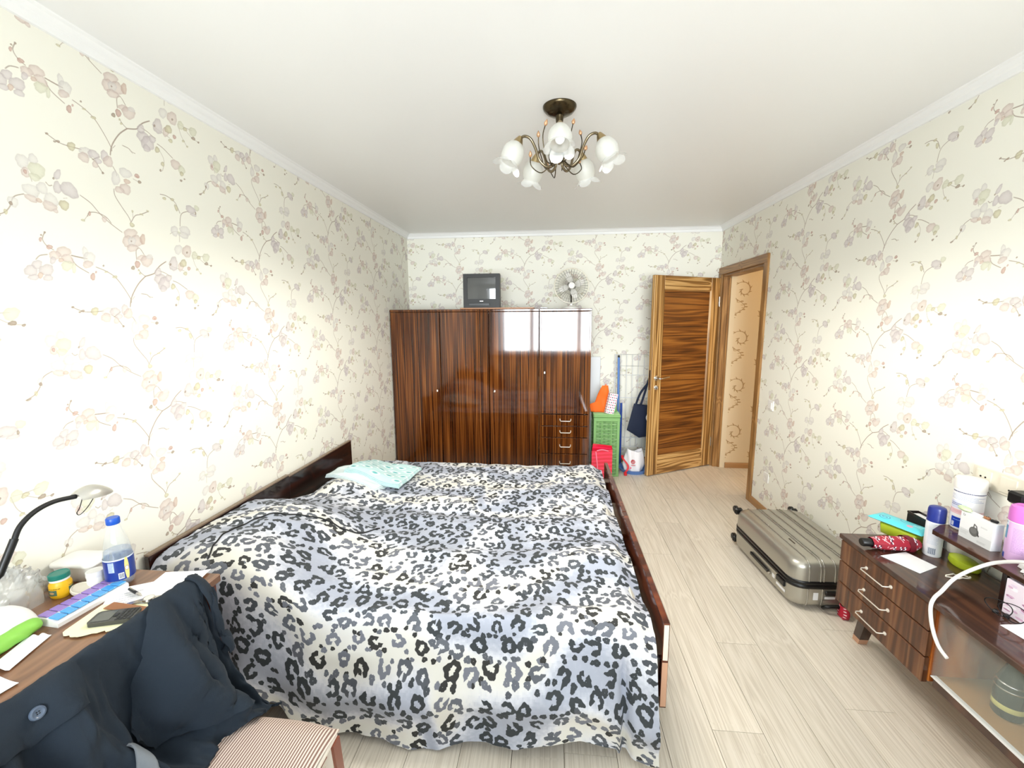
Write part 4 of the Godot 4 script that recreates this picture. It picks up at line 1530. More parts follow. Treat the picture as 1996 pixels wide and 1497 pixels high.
func towel_layers(t: Node3D, c: Vector2, w: float, d: float, ang: float, n: int, th: float, mat: Material, ground: Callable, lift := 0.0) -> void:
	for k in n:
		var st := mk()
		var f := func(u: float, v: float) -> Vector3:
			var a := (u - 0.5) * w * (1.0 - 0.015 * k)
			var b := (0.5 - v) * d * (1.0 - 0.015 * k)
			var x := c.x + a * cos(ang) - b * sin(ang)
			var z := c.y + a * sin(ang) + b * cos(ang)
			var e := minf(minf(u, 1.0 - u), minf(v, 1.0 - v))
			return Vector3(x, ground.call(x, z) + 0.006 + lift + th * (k + 1) - 0.006 * exp(-e * 40.0) + 0.004 * sin(u * 9.0 + k) * v, z)
		sheet(st, 24, 20, f, Vector2.ONE, th * 0.92)
		obj("fold", st, mat, t)

# ---------------------------------------------------------------- desk at the left
const DESK_Y := 0.75

func desk() -> void:
	var d := thing("desk", "brown varnished desk at the left wall covered with small things", "desk")
	box_obj("top_board", Vector3(-1.358, DESK_Y - 0.014, -0.71), Vector3(0.52, 0.028, 1.02), M.desk_top, d, 0.004)
	box_obj("side_panel", Vector3(-1.36, 0.36, -1.20), Vector3(0.50, 0.72, 0.02), M.red_wood, d, 0.002)
	box_obj("side_panel", Vector3(-1.36, 0.36, -0.22), Vector3(0.50, 0.72, 0.02), M.red_wood, d, 0.002)
	box_obj("apron", Vector3(-1.14, 0.66, -0.71), Vector3(0.02, 0.12, 0.95), M.red_wood, d, 0.002)
	box_obj("back_panel", Vector3(-1.59, 0.5, -0.71), Vector3(0.012, 0.4, 0.95), M.red_wood, d, 0.0)

# ---------------------------------------------------------------- chair and the coat over its back
func coat_at(s: float, t: float) -> Vector3:
	# s: 0 at the far shoulder to 1.25 towards the window; t: 0 on the desk side, over the chair back, 1 at the hem on the seat
	var top_x := -1.085 - 0.03 * s
	var z := -1.115 + 0.52 * s
	var k := clampf(t, 0.0, 1.0)
	var path := [Vector2(-0.035, 0.775), Vector2(0.0, 0.812), Vector2(0.035, 0.795), Vector2(0.072, 0.70), Vector2(0.115, 0.60), Vector2(0.165, 0.515), Vector2(0.225, 0.478), Vector2(0.275, 0.470)]
	var q := k * (path.size() - 1)
	var i := mini(int(q), path.size() - 2)
	var a: Vector2 = path[maxi(i - 1, 0)]
	var b: Vector2 = path[i]
	var c: Vector2 = path[i + 1]
	var e: Vector2 = path[mini(i + 2, path.size() - 1)]
	var p := b.cubic_interpolate(c, a, e, q - i)
	# shoulder slopes at the far end, the cloth drops lower towards the window
	p.y -= 0.05 * exp(-s * 16.0) * k
	z += (0.06 * k + 0.02) * exp(-s * 7.0) - 0.05 * k * k * exp(-s * 5.0)
	# folds run down and across
	var amp := smoothstep(0.2, 0.55, k)
	var f := 0.036 * sin(s * 17.0 + 2.6 * k + 0.8) + 0.024 * sin(s * 9.0 - 5.5 * k + 2.0) + 0.012 * sin(s * 31.0 - 9.0 * k) + 0.034 * fold_noise.get_noise_2d(s * 7.0, k * 3.0 + 20.0) - 0.028 * absf(sin(s * 11.0 + 3.5 * k + 0.4 * sin(k * 9.0))) + 0.014
	f += 0.030 * exp(-pow((s - 0.30 - 0.28 * (k - 0.3)) / 0.055, 2.0)) + 0.026 * exp(-pow((k - 0.62 - 0.5 * (s - 0.25)) / 0.06, 2.0)) * smoothstep(0.02, 0.12, s) * smoothstep(0.5, 0.3, s)
	f -= 0.05 * exp(-pow((s - 0.42) / 0.05, 2.0) - pow((k - 0.66) / 0.07, 2.0))
	p.x += maxf(f, -0.045) * amp * 0.85
	p.y += f * amp * 0.55 + 0.006 * fold_noise.get_noise_1d(s * 9.0)
	return Vector3(top_x + p.x, p.y, z)

func coat_normal(s: float, t: float) -> Vector3:
	var a := coat_at(s + 0.01, t) - coat_at(s - 0.01, t)
	var b := coat_at(s, t + 0.01) - coat_at(s, t - 0.01)
	return a.cross(b).normalized()

func chair_and_coat() -> void:
	var c := thing("chair", "wooden chair with ribbed beige seat standing between desk and bed", "chair")
	var x0 := -1.00
	var x1 := -0.597
	var z0 := -1.01
	var z1 := -0.60
	var st := mk()
	var f := func(u: float, v: float) -> Vector3:
		var ex := 1.0 - pow(absf(u * 2.0 - 1.0), 10.0)
		var ez := 1.0 - pow(absf(v * 2.0 - 1.0), 10.0)
		var cr := 0.022 * (1.0 - pow(minf(1.0, Vector2(u * 2.0 - 1.0, v * 2.0 - 1.0).length() / 1.35), 6.0))
		return Vector3(lerpf(x1, x0, u), 0.428 + 0.02 * minf(ex, ez) + cr, lerpf(z0, z1, v))
	sheet(st, 24, 24, f, Vector2.ONE, 0.006)
	obj("seat", st, M.ribbed_fabric, c)
	box_obj("seat_board", Vector3((x0 + x1) / 2, 0.418, (z0 + z1) / 2), Vector3(x1 - x0 - 0.006, 0.016, z1 - z0 - 0.006), M.board_glare_white, c, 0.004)
	for z in [z0 + 0.022, z1 - 0.022]:
		box_obj("rail", Vector3((x0 + x1) / 2, 0.385, z), Vector3(x1 - x0 - 0.03, 0.045, 0.02), M.chair_wood, c, 0.003)
	box_obj("rail", Vector3(x1 - 0.03, 0.385, (z0 + z1) / 2), Vector3(0.018, 0.03, z1 - z0 - 0.05), M.chair_wood, c, 0.003)
	for z in [z0 + 0.02, z1 - 0.02]:
		for x in [x0 + 0.02, x1 - 0.016]:
			var l := mk()
			var zl: float = z
			slab_leg(l, Vector3(x, 0.41, zl), Vector3(x + (0.025 if x > -0.8 else -0.05), 0.0, zl + (-0.02 if zl < -0.8 else 0.02)), 0.034, 0.024)
			var lg := obj("leg", l, M.chair_wood, c)
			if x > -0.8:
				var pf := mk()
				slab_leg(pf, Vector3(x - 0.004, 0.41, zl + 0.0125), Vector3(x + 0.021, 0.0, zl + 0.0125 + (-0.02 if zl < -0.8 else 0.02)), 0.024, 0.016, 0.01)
				obj("glare_face", pf, M.board_glare_white, lg)  # pale strip paints the window glare on the varnish
	for z in [z0 + 0.02, z1 - 0.02]:
		tube_obj("back_post", [Vector3(x0 - 0.012, 0.40, z), Vector3(x0 - 0.06, 0.60, z), Vector3(x0 - 0.084, 0.755, z)], [0.016, 0.014, 0.012], M.chair_wood, c)
	box_obj("back_slat", Vector3(x0 - 0.082, 0.738, (z0 + z1) / 2), Vector3(0.012, 0.05, z1 - z0 - 0.04), M.chair_wood, c, 0.004)

	var k := thing("coat", "dark navy wool coat with a large button draped over the chair back", "coat")
	st = mk()
	var body := func(u: float, v: float) -> Vector3:
		var s := lerpf(0.0, 1.2, u)
		# ragged hem: long at the far end, short where the seat shows
		return coat_at(s, v * (1.0 - 0.12 * smoothstep(0.1, 0.4, s)))
	sheet(st, 110, 70, body, Vector2.ONE, 0.007)
	obj("body", st, M.navy_wool, k)
	# collar and lapel lie over the body
	coat_patch(k, "sleeve", [Vector2(0.0, 0.17), Vector2(0.285, 0.17), Vector2(0.61, 0.60), Vector2(0.20, 0.86)], 0.017)
	coat_patch(k, "collar", [Vector2(-0.03, 0.12), Vector2(0.055, 0.18), Vector2(0.03, 0.56), Vector2(-0.03, 0.52)], 0.024)
	coat_patch(k, "pocket_flap", [Vector2(0.66, 0.23), Vector2(1.2, 0.13), Vector2(1.25, 0.37), Vector2(0.71, 0.395)], 0.013)
	coat_patch(k, "lining", [Vector2(0.64, 0.58), Vector2(0.66, 0.575), Vector2(0.75, 0.80), Vector2(0.66, 0.80)], 0.010, M.coat_lining)
	var n := coat_normal(0.84, 0.315)
	var at := coat_at(0.84, 0.315) + n * 0.020
	st = mk()
	var yx := Vector3.UP.cross(n).normalized()
	T = Transform3D(Basis(yx, n, yx.cross(n)), at)
	lathe(st, [Vector2(0.0, 0.0025), Vector2(0.006, 0.0025), Vector2(0.0095, 0.0045), Vector2(0.0125, 0.0035), Vector2(0.0135, 0.0), Vector2(0.012, -0.002), Vector2(0, -0.002)], 24)
	T = Transform3D()
	var b := obj("button", st, M.coat_button, k)
	st = mk()
	T = Transform3D(Basis(yx, n, yx.cross(n)), at)
	for q in [Vector3(0.002, 0.0028, 0.002), Vector3(-0.002, 0.0028, 0.002), Vector3(0.002, 0.0028, -0.002), Vector3(-0.002, 0.0028, -0.002)]:
		lathe(st, [Vector2(0.0012, 0), Vector2(0.0012, 0.0005), Vector2(0, 0.0005)], 8, q)
	T = Transform3D()
	obj("hole", st, M.void_black, b)

func slab_leg(st: SurfaceTool, a: Vector3, b: Vector3, wa: float, wb: float, depth := -1.0) -> void:
	var P := []
	for e in [[a, wa], [b, wb]]:
		var p: Vector3 = e[0]
		var w: float = e[1] / 2
		var d: float = w if depth < 0 else depth / 2
		P.append([p + Vector3(-w, 0, d), p + Vector3(w, 0, d), p + Vector3(w, 0, -d), p + Vector3(-w, 0, -d)])
	var m := (a + b) / 2
	for i in 4:
		var j := (i + 1) % 4
		out_quad(st, m, P[0][i], P[0][j], P[1][j], P[1][i])
	out_quad(st, m, P[0][0], P[0][1], P[0][2], P[0][3])
	out_quad(st, m, P[1][0], P[1][1], P[1][2], P[1][3])

func coat_patch(k: Node3D, called: String, c: Array, lift: float, mat: Material = null) -> void:
	var st := mk()
	var f := func(u: float, v: float) -> Vector3:
		var a: Vector2 = c[0]
		var b: Vector2 = c[1]
		var d: Vector2 = c[2]
		var e: Vector2 = c[3]
		var q := a.lerp(b, u).lerp(e.lerp(d, u), v)
		var rim := minf(minf(u, 1.0 - u), minf(v, 1.0 - v))
		return coat_at(q.x, q.y) + coat_normal(q.x, q.y) * (lift - 0.004 * exp(-rim * 25.0))
	sheet(st, 24, 24, f, Vector2(0.4, 0.4), 0.006)
	obj(called, st, mat if mat else M.navy_wool, k)

# ---------------------------------------------------------------- low cabinet at the right
const DX := 1.385
const DTOP := 0.573
const DZ0 := -2.035
const DZ1 := -1.545
const SHELF_Y := 0.728

func dresser() -> void:
	var d := thing("low_cabinet", "low walnut cabinet with three drawers and a glass-fronted bay at the right wall", "cabinet")
	var zn := -0.62
	var xw := XR - 0.018
	box_obj("top_board", Vector3((DX - 0.012 + xw) / 2, DTOP - 0.011, (DZ0 - 0.012 + zn) / 2), Vector3(xw - DX + 0.012, 0.022, zn - DZ0 + 0.012), M.dresser_top, d, 0.003)
	box_obj("side", Vector3((DX + 0.012 + xw) / 2, 0.40, DZ0 + 0.008), Vector3(xw - DX - 0.012, 0.30, 0.016), M.dresser_front, d, 0.001)
	box_obj("divider", Vector3((DX + 0.012 + xw) / 2, 0.40, DZ1 - 0.004), Vector3(xw - DX - 0.012, 0.30, 0.016), M.amber_wood, d, 0.001)
	box_obj("side", Vector3((DX + 0.012 + xw) / 2, 0.40, zn - 0.008), Vector3(xw - DX - 0.012, 0.30, 0.016), M.dresser_front, d, 0.001)
	box_obj("bottom", Vector3((DX + 0.033 + xw) / 2, 0.262, (DZ0 + zn) / 2), Vector3(xw - DX - 0.033, 0.024, zn - DZ0 - 0.004), M.dresser_shelf, d, 0.001)
	box_obj("bottom_rail", Vector3(DX + 0.022, 0.262, (DZ1 + zn) / 2 + 0.008), Vector3(0.014, 0.034, zn - DZ1 - 0.02), M.dresser_top, d, 0.001)
	box_obj("back", Vector3(xw - 0.004, 0.40, (DZ0 + zn) / 2), Vector3(0.006, 0.29, zn - DZ0 - 0.01), M.dresser_shelf, d, 0.0)
	# three drawers in front of the carcass
	var ys := [0.550, 0.447, 0.343, 0.238]
	for k in 3:
		var a: float = ys[k + 1] + 0.002
		var b: float = ys[k] - 0.002
		var dr := box_obj("drawer", Vector3(DX + 0.004, (a + b) / 2, (DZ0 + DZ1) / 2), Vector3(0.024, b - a, DZ1 - DZ0 - 0.004), M.dresser_front, d, 0.003)
		var y := (a + b) / 2 + 0.006
		var zc := (DZ0 + DZ1) / 2 - 0.005
		var zz := [zc - 0.068, zc + 0.068]
		tube_obj("handle", [Vector3(DX - 0.008, y, zz[0]), Vector3(DX - 0.03, y, zz[0]), Vector3(DX - 0.036, y - 0.003, zz[0] + 0.006), Vector3(DX - 0.036, y - 0.003, zz[1] - 0.006), Vector3(DX - 0.03, y, zz[1]), Vector3(DX - 0.008, y, zz[1])], 0.0025, M.white_metal, dr, 8)
		for z in zz:
			var st := mk()
			T = Transform3D(Basis(Vector3.BACK, PI / 2), Vector3(DX - 0.008, y, z))
			lathe(st, [Vector2(0.008, -0.002), Vector2(0.007, 0.003), Vector2(0, 0.004)], 12)
			T = Transform3D()
			obj("boss", st, M.white_metal, dr)
	# tapered feet
	for q in [[1.52, -1.99], [1.52, -0.70], [1.70, -1.99], [1.70, -0.70]]:
		var dz := -0.07 if q[1] < -1.5 else 0.07
		var lt := Vector3(q[0], 0.25, q[1])
		var lb := Vector3(q[0] + 0.01, 0.0, q[1] + dz)
		var up := mk()
		slab_leg(up, lt, lt.lerp(lb, 0.88), 0.052, 0.042)
		var lg := obj("leg", up, M.dresser_top, d)
		var ft := mk()
		slab_leg(ft, lt.lerp(lb, 0.88), lb, 0.042, 0.040)
		obj("worn_foot", ft, M.pale_wood, lg)
	# sliding glass panes in the open bay
	box_obj("pane", Vector3(DX + 0.020, 0.414, (DZ1 + 0.004 - 1.20) / 2), Vector3(0.004, 0.268, -1.20 - DZ1 - 0.004), M.cabinet_glass, d, 0.0)
	box_obj("pane", Vector3(DX + 0.030, 0.414, -0.935), Vector3(0.004, 0.268, 0.61), M.cabinet_glass, d, 0.0)
	box_obj("track", Vector3(DX + 0.022, 0.2795, (DZ1 + zn) / 2), Vector3(0.02, 0.003, zn - DZ1 - 0.02), M.white_plastic, d, 0.0)
	# raised shelf along the wall
	var s := thing("raised_shelf", "narrow brown shelf raised above the low cabinet along the wall", "shelf")
	box_obj("board", Vector3((1.555 + xw) / 2, SHELF_Y - 0.009, -1.5075), Vector3(xw - 1.555, 0.018, 0.515), M.dresser_top, s, 0.002)
	var en := mk()
	T = Transform3D(Basis(Vector3.RIGHT, PI / 2), Vector3(0, SHELF_Y, 0))
	slab(en, PackedVector2Array([Vector2(1.555, -1.765), Vector2(1.555, -1.79), Vector2(1.62, -1.836), Vector2(1.70, -1.852), Vector2(xw, -1.852), Vector2(xw, -1.765)]), 0.0, 0.018)
	T = Transform3D()
	obj("angled_end", en, M.dresser_top, s)
	box_obj("support", Vector3((1.565 + xw) / 2, (DTOP + SHELF_Y - 0.018) / 2 + 0.0005, -1.518), Vector3(xw - 1.57, SHELF_Y - 0.018 - DTOP - 0.001, 0.016), M.dark_polished_wood, s, 0.001)
	box_obj("support", Vector3((1.60 + xw) / 2, (DTOP + SHELF_Y - 0.018) / 2 + 0.0005, -1.27), Vector3(xw - 1.60, SHELF_Y - 0.018 - DTOP - 0.001, 0.016), M.dark_polished_wood, s, 0.001)

# ---------------------------------------------------------------- suitcase lying on the floor
func case_outline(w: float, l: float, r: float, n := 5) -> PackedVector2Array:
	return rounded_rect(w, l, r, n)

func shell_part(st: SurfaceTool, w: float, l: float, r: float, ys: Array, cap_top: bool, cap_bottom: bool) -> void:
	# stacked rounded outlines: ys holds (height, inset)
	next_smooth(st)
	var loops := []
	for q in ys:
		var o := rounded_rect(w - 2 * q.y, l - 2 * q.y, maxf(0.01, r - q.y * 0.6), 6)
		var lp := []
		for p in o:
			lp.append(Vector3(p.x, q.x, -p.y))
		loops.append(lp)
	var n: int = loops[0].size()
	for k in loops.size() - 1:
		for i in n:
			var j := (i + 1) % n
			quad(st, loops[k][i], loops[k][j], loops[k + 1][j], loops[k + 1][i])
	for e in [[cap_bottom, loops[0], false], [cap_top, loops[loops.size() - 1], true]]:
		if e[0]:
			var c := Vector3.ZERO
			for p in e[1]:
				c += p / float(n)
			for i in n:
				var j := (i + 1) % n
				if e[2]:
					tri(st, c, e[1][i], e[1][j])
				else:
					tri(st, c, e[1][j], e[1][i])

func suitcase() -> void:
	var s := thing("suitcase", "large silver ribbed hard-shell suitcase lying flat beside the low cabinet", "suitcase", Vector3(1.515, 0.0, -2.625), deg_to_rad(2.5))
	var w := 0.435
	var l := 0.70
	var st := mk()
	shell_part(st, w, l, 0.075, [Vector2(0.022, 0.035), Vector2(0.028, 0.014), Vector2(0.045, 0.003), Vector2(0.07, 0.0), Vector2(0.135, 0.0)], false, true)
	obj("lower_shell", st, M.case_silver, s)
	st = mk()
	shell_part(st, w, l, 0.075, [Vector2(0.175, 0.0), Vector2(0.245, 0.002), Vector2(0.268, 0.010), Vector2(0.282, 0.026), Vector2(0.287, 0.05)], true, false)
	obj("upper_shell", st, M.case_silver, s)
	st = mk()
	shell_part(st, w + 0.008, l + 0.008, 0.079, [Vector2(0.132, 0.008), Vector2(0.135, 0.0), Vector2(0.151, 0.0), Vector2(0.153, 0.004), Vector2(0.157, 0.004), Vector2(0.159, 0.0), Vector2(0.176, 0.0), Vector2(0.179, 0.008)], true, true)
	obj("zip_band", st, M.black_plastic, s)
	# raised ribs run the length of both shells and bend over the end
	for x in [-0.135, -0.075, -0.058, 0.0, 0.058, 0.075, 0.135]:
		var pts := []
		for q in [[0.178, -0.351], [0.245, -0.349], [0.268, -0.341], [0.283, -0.325], [0.288, -0.30]]:
			pts.append(Vector3(x, q[0], -q[1]))
		for q in [[0.288, -0.30], [0.283, -0.325], [0.268, -0.341], [0.245, -0.349], [0.178, -0.351]]:
			pts.append(Vector3(x, q[0], q[1]))
		tube_obj("rib", pts, 0.0042, M.case_rib, s, 6)
	for x in [-0.135, -0.058, 0.058, 0.135]:
		tube_obj("rib", [Vector3(x, 0.134, 0.351), Vector3(x, 0.07, 0.351), Vector3(x, 0.045, 0.348), Vector3(x, 0.03, 0.338)], 0.0042, M.case_rib, s, 6)
	box_obj("badge", Vector3(-0.10, 0.2885, 0.12), Vector3(0.006, 0.003, 0.06), M.case_badge, s, 0.001)
	# wheels at the far end
	for x in [-0.19, 0.19]:
		for y in [0.05, 0.255]:
			var wh := box_obj("wheel_housing", Vector3(x * 0.98, y, -0.352), Vector3(0.055, 0.05, 0.03), M.black_plastic, s, 0.012)
			var wt := mk()
			T = Transform3D(Basis(Vector3.BACK, PI / 2), Vector3(x * 1.0, y, -0.385))
			lathe(wt, [Vector2(0.004, -0.012), Vector2(0.02, -0.012), Vector2(0.024, -0.008), Vector2(0.024, 0.008), Vector2(0.02, 0.012), Vector2(0.004, 0.012)], 20)
			T = Transform3D()
			var ww := obj("wheel", wt, M.black_plastic, wh)
			wt = mk()
	# carry handle and lock on the long side, stickers
	var hd := box_obj("side_handle", Vector3(-w / 2 - 0.006, 0.095, 0.02), Vector3(0.012, 0.024, 0.21), M.black_plastic, s, 0.005)
	box_obj("handle_end", Vector3(-w / 2 - 0.006, 0.092, 0.135), Vector3(0.013, 0.016, 0.014), M.steel, hd, 0.003)
	box_obj("lock", Vector3(-w / 2 - 0.003, 0.115, 0.245), Vector3(0.012, 0.034, 0.08), M.black_plastic, s, 0.004)
	box_obj("sticker", Vector3(-w / 2 - 0.0006, 0.075, 0.245), Vector3(0.0012, 0.014, 0.085), M.white_paper, s, 0.0)
	box_obj("sticker", Vector3(-w / 2 - 0.0006, 0.095, 0.17), Vector3(0.0012, 0.022, 0.025), M.white_paper, s, 0.0)
	box_obj("sticker", Vector3(-0.092, 0.09, l / 2 + 0.0006), Vector3(0.026, 0.042, 0.0012), M.white_paper, s, 0.0)
	box_obj("sticker", Vector3(-0.02, 0.085, l / 2 + 0.0046), Vector3(0.055, 0.014, 0.0012), M.white_paper, s, 0.0)
	box_obj("latch", Vector3(-0.01, 0.112, l / 2 + 0.006), Vector3(0.075, 0.026, 0.014), M.black_plastic, s, 0.006)
	tube_obj("end_handle", spline([Vector3(-0.05, 0.028, l / 2 + 0.004), Vector3(-0.045, 0.045, l / 2 + 0.022), Vector3(0.0, 0.052, l / 2 + 0.03), Vector3(0.08, 0.05, l / 2 + 0.03), Vector3(0.12, 0.03, l / 2 + 0.006)], 5), 0.010, M.black_plastic, s, 8)
	for q in [[-0.14, -0.25], [0.14, -0.25], [-0.14, 0.25], [0.14, 0.25]]:
		lathe_obj("foot", [Vector2(0, 0), Vector2(0.016, 0), Vector2(0.02, 0.024), Vector2(0, 0.024)], M.black_plastic, s, Vector3(q[0], 0, q[1]), 10)
	# ribbon tied to its end handle
	var r := thing("ribbon", "pink-red dotted ribbon scrap on the floor behind the cabinet leg", "ribbon", Vector3(1.565, 0.0, -2.235))
	var rs := mk()
	var f := func(u: float, v: float) -> Vector3:
		var a := u * TAU * 0.9
		return Vector3(0.022 * cos(a) * (1.0 - 0.2 * v), 0.012 + 0.058 * v, 0.03 * sin(a) * (1.0 + 0.2 * sin(v * 5.0)))
	sheet(rs, 20, 8, f, Vector2.ONE, 0.002)
	obj("loop", rs, M.dotted_red, r)
	box_obj("tail", Vector3(0.0, 0.006, 0.0), Vector3(0.035, 0.012, 0.05), M.dotted_red, r, 0.004)

# ---------------------------------------------------------------- corner between wardrobe and door
func far_corner() -> void:
	# green woven hamper; the weave is separate strips
	var h := thing("laundry_hamper", "tall green woven laundry hamper beside the wardrobe", "hamper", Vector3(0.556, 0, -4.40))
	var w := 0.262
	var dp := 0.25
	var top := 0.615
	box_obj("lining", Vector3(0, top / 2, 0), Vector3(w - 0.022, top - 0.02, dp - 0.022), M.hamper_dark, h, 0.004)
	for x in [-w / 2 + 0.014, -0.048, 0.048, w / 2 - 0.014]:
		var pw := 0.028 if absf(x) > 0.1 else 0.012
		for z in [dp / 2 - 0.009, -dp / 2 + 0.009]:
			box_obj("upright", Vector3(x, top / 2, z), Vector3(pw, top, 0.018), M.hamper_green, h, 0.003)
	box_obj("hem", Vector3(0, top - 0.02, 0), Vector3(w + 0.004, 0.04, dp + 0.004), M.hamper_green, h, 0.006)
	box_obj("hem", Vector3(0, 0.012, 0), Vector3(w + 0.002, 0.024, dp + 0.002), M.hamper_green, h, 0.004)
	var rows := 32
	for k in rows:
		var y := 0.035 + (top - 0.085) * k / (rows - 1)
		var st := mk()
		for side in 4:
			var pts := []
			var ln := w if side % 2 == 0 else dp
			var seg := 12
			for i in seg + 1:
				var t := (float(i) / seg - 0.5) * (ln - 0.006)
				var o := 0.0035 * sin(i * PI / 2.0 + (PI if k % 2 else 0.0))
				var r := (dp if side % 2 == 0 else w) / 2 - 0.0125 + o
				pts.append([Vector3(t, y, r), Vector3(r, y, -t), Vector3(-t, y, -r), Vector3(-r, y, t)][side])
			tube(st, pts, 0.0068, 5)
		obj("strand", st, M.hamper_green if k % 3 else M.hamper_light, h)
	var lid := box_obj("lid", Vector3(0, 0.632, 0), Vector3(w + 0.012, 0.03, dp + 0.012), M.hamper_green, h, 0.008)
	for k in 9:
		tube_obj("strand", [Vector3(-w / 2, 0.648, -dp / 2 + 0.028 * (k + 0.5)), Vector3(w / 2, 0.648, -dp / 2 + 0.028 * (k + 0.5))], 0.006, M.hamper_light, lid, 6)
	# things on the lid
	var o := thing("orange_bag", "crumpled orange bag standing on the hamper lid", "bag", Vector3(0.507, 0.655, -4.395))
	var st2 := mk()
	var f := func(u: float, v: float) -> Vector3:
		var a := u * TAU
		var wide := lerpf(0.085, 0.03, pow(v, 1.6)) * (1.0 + 0.1 * sin(a * 3.0 + v * 4.0))
		var deep := lerpf(0.035, 0.008, v) * (1.0 + 0.2 * sin(a * 5.0))
		return Vector3(wide * cos(a) + 0.06 * v - 0.02, 0.275 * v, -deep * sin(a) + 0.006 * sin(v * 12.0 + a))
	sheet(st2, 28, 16, f)
	obj("body", st2, M.orange_cloth, o)
	var fl := mk()
	var g := func(u: float, v: float) -> Vector3: return Vector3(-0.105 + 0.12 * u - 0.02 * v, 0.015 + 0.07 * v + 0.05 * u * v, 0.036 + 0.012 * sin(u * 3.0))
	sheet(fl, 8, 6, g, Vector2.ONE, 0.002)
	obj("flap", fl, M.orange_cloth, o)
	tube_obj("loop", spline([Vector3(0.03, 0.262, 0.0), Vector3(0.045, 0.29, 0.0), Vector3(0.05, 0.26, 0.0)], 4), 0.003, M.orange_cloth, o, 6)
	var d := thing("dotted_bag", "white gift bag with pink and black dots on the hamper lid", "gift bag", Vector3(0.578, 0.655, -4.312), deg_to_rad(14))
	st2 = mk()
	rbox(st2, Vector3(0.0, 0.105, 0), Vector3(0.085, 0.21, 0.05), 0.002)
	var db := obj("body", st2, M.dots_paper, d)
	db.rotation.z = deg_to_rad(-12)
	var gb := thing("green_box", "small light green plastic box with a black clip on the hamper lid", "box", Vector3(0.625, 0.655, -4.41))
	box_obj("body", Vector3(0, 0.045, 0), Vector3(0.07, 0.09, 0.07), M.mint_green, gb, 0.008)
	box_obj("clip", Vector3(0.01, 0.10, 0), Vector3(0.05, 0.016, 0.012), M.black_plastic, gb, 0.004)
	# shiny striped gift bag in front
	var r := thing("pink_bag", "shiny pink-red striped gift bag standing at the foot of the bed", "gift bag", Vector3(0.489, 0, -4.085))
	st2 = mk()
	var bw := 0.197
	var bh := 0.355
	quad(st2, Vector3(-bw / 2, 0, 0.045), Vector3(bw / 2, 0, 0.045), Vector3(bw / 2, bh, 0.032), Vector3(-bw / 2, bh - 0.02, 0.032))
	quad(st2, Vector3(bw / 2, 0, -0.045), Vector3(-bw / 2, 0, -0.045), Vector3(-bw / 2 + 0.015, 0.395, -0.02), Vector3(bw / 2, 0.378, -0.02))
	quad(st2, Vector3(bw / 2, 0, 0.045), Vector3(bw / 2, 0, -0.045), Vector3(bw / 2, 0.378, -0.02), Vector3(bw / 2, bh, 0.032))
	quad(st2, Vector3(-bw / 2, 0, -0.045), Vector3(-bw / 2, 0, 0.045), Vector3(-bw / 2, bh - 0.02, 0.032), Vector3(-bw / 2 + 0.015, 0.395, -0.02))
	quad(st2, Vector3(-bw / 2, 0.001, -0.045), Vector3(bw / 2, 0.001, -0.045), Vector3(bw / 2, 0.001, 0.045), Vector3(-bw / 2, 0.001, 0.045))
	obj("body", st2, M.pink_stripe, r)
	tube_obj("handle", spline([Vector3(-0.06, 0.33, 0.036), Vector3(-0.045, 0.20, 0.05), Vector3(-0.035, 0.05, 0.052)], 6), 0.007, M.pink_pale, r, 6)
	tube_obj("handle", spline([Vector3(-0.05, 0.34, 0.036), Vector3(0.0, 0.352, 0.04), Vector3(0.06, 0.34, 0.04)], 6), 0.006, M.pink_pale, r, 6)
	# folded clothes airer against the wall
	var a := thing("clothes_airer", "white wire clothes airer folded flat against the wall behind the door", "clothes airer", Vector3(0.0, 0, -4.70))
	a.rotation.x = deg_to_rad(-2.0)
	var x0 := 0.69
	var x1 := 1.24
	tube_obj("frame", [Vector3(x0, 0.02, 0), Vector3(x1, 0.02, 0), Vector3(x1, 1.225, 0), Vector3(x0, 1.225, 0)], 0.006, M.white_wire, a, 8, true)
	tube_obj("frame", [Vector3(x0 + 0.03, 0.006, 0.022), Vector3(x1 - 0.03, 0.006, 0.022), Vector3(x1 - 0.03, 1.10, 0.018), Vector3(x0 + 0.03, 1.10, 0.018)], 0.006, M.white_wire, a, 8, true)
	for k in 8:
		var x := x0 + 0.062 * (k + 1)
		tube_obj("wire", [Vector3(x, 0.20, 0.0), Vector3(x, 1.225, 0.0)], 0.0028, M.white_wire, a, 5)
	for y in [0.20, 0.30, 0.75, 1.0]:
		tube_obj("wire", [Vector3(x0, y, 0.003), Vector3(x1, y, 0.003)], 0.0032, M.white_wire, a, 5)
	# white board standing between wardrobe and airer
	var wb := thing("white_board", "plain white board leaning on the wall right beside the wardrobe", "board", Vector3(0.475, 0, -4.735))
	box_obj("sheet", Vector3(0, 0.60, 0), Vector3(0.11, 1.2, 0.02), M.white_wire, wb, 0.004)
	# mop poles
	var m := thing("mop_pole", "blue mop pole with a black tip leaning on the wall behind the hamper", "mop", Vector3(0.715, 0, -4.63))
	tube_obj("pole", [Vector3(0.012, 0.16, 0.0), Vector3(-0.004, 1.20, -0.01)], 0.0125, M.pole_blue, m, 10)
	lathe_obj("tip", [Vector2(0, 0), Vector2(0.012, 0), Vector2(0.012, 0.022), Vector2(0, 0.022)], M.black_plastic, m, Vector3(-0.004, 1.20, -0.01), 10)
	box_obj("head", Vector3(0.012, 0.08, 0.0), Vector3(0.04, 0.16, 0.03), M.pole_blue, m, 0.006)
	var m2 := thing("mop_pole", "short darker blue pole standing right of the hamper", "mop", Vector3(0.752, 0, -4.615))
	tube_obj("pole", [Vector3(0.0, 0.0, 0.0), Vector3(0.0, 0.705, -0.02)], 0.012, M.pole_dark_blue, m2, 10)
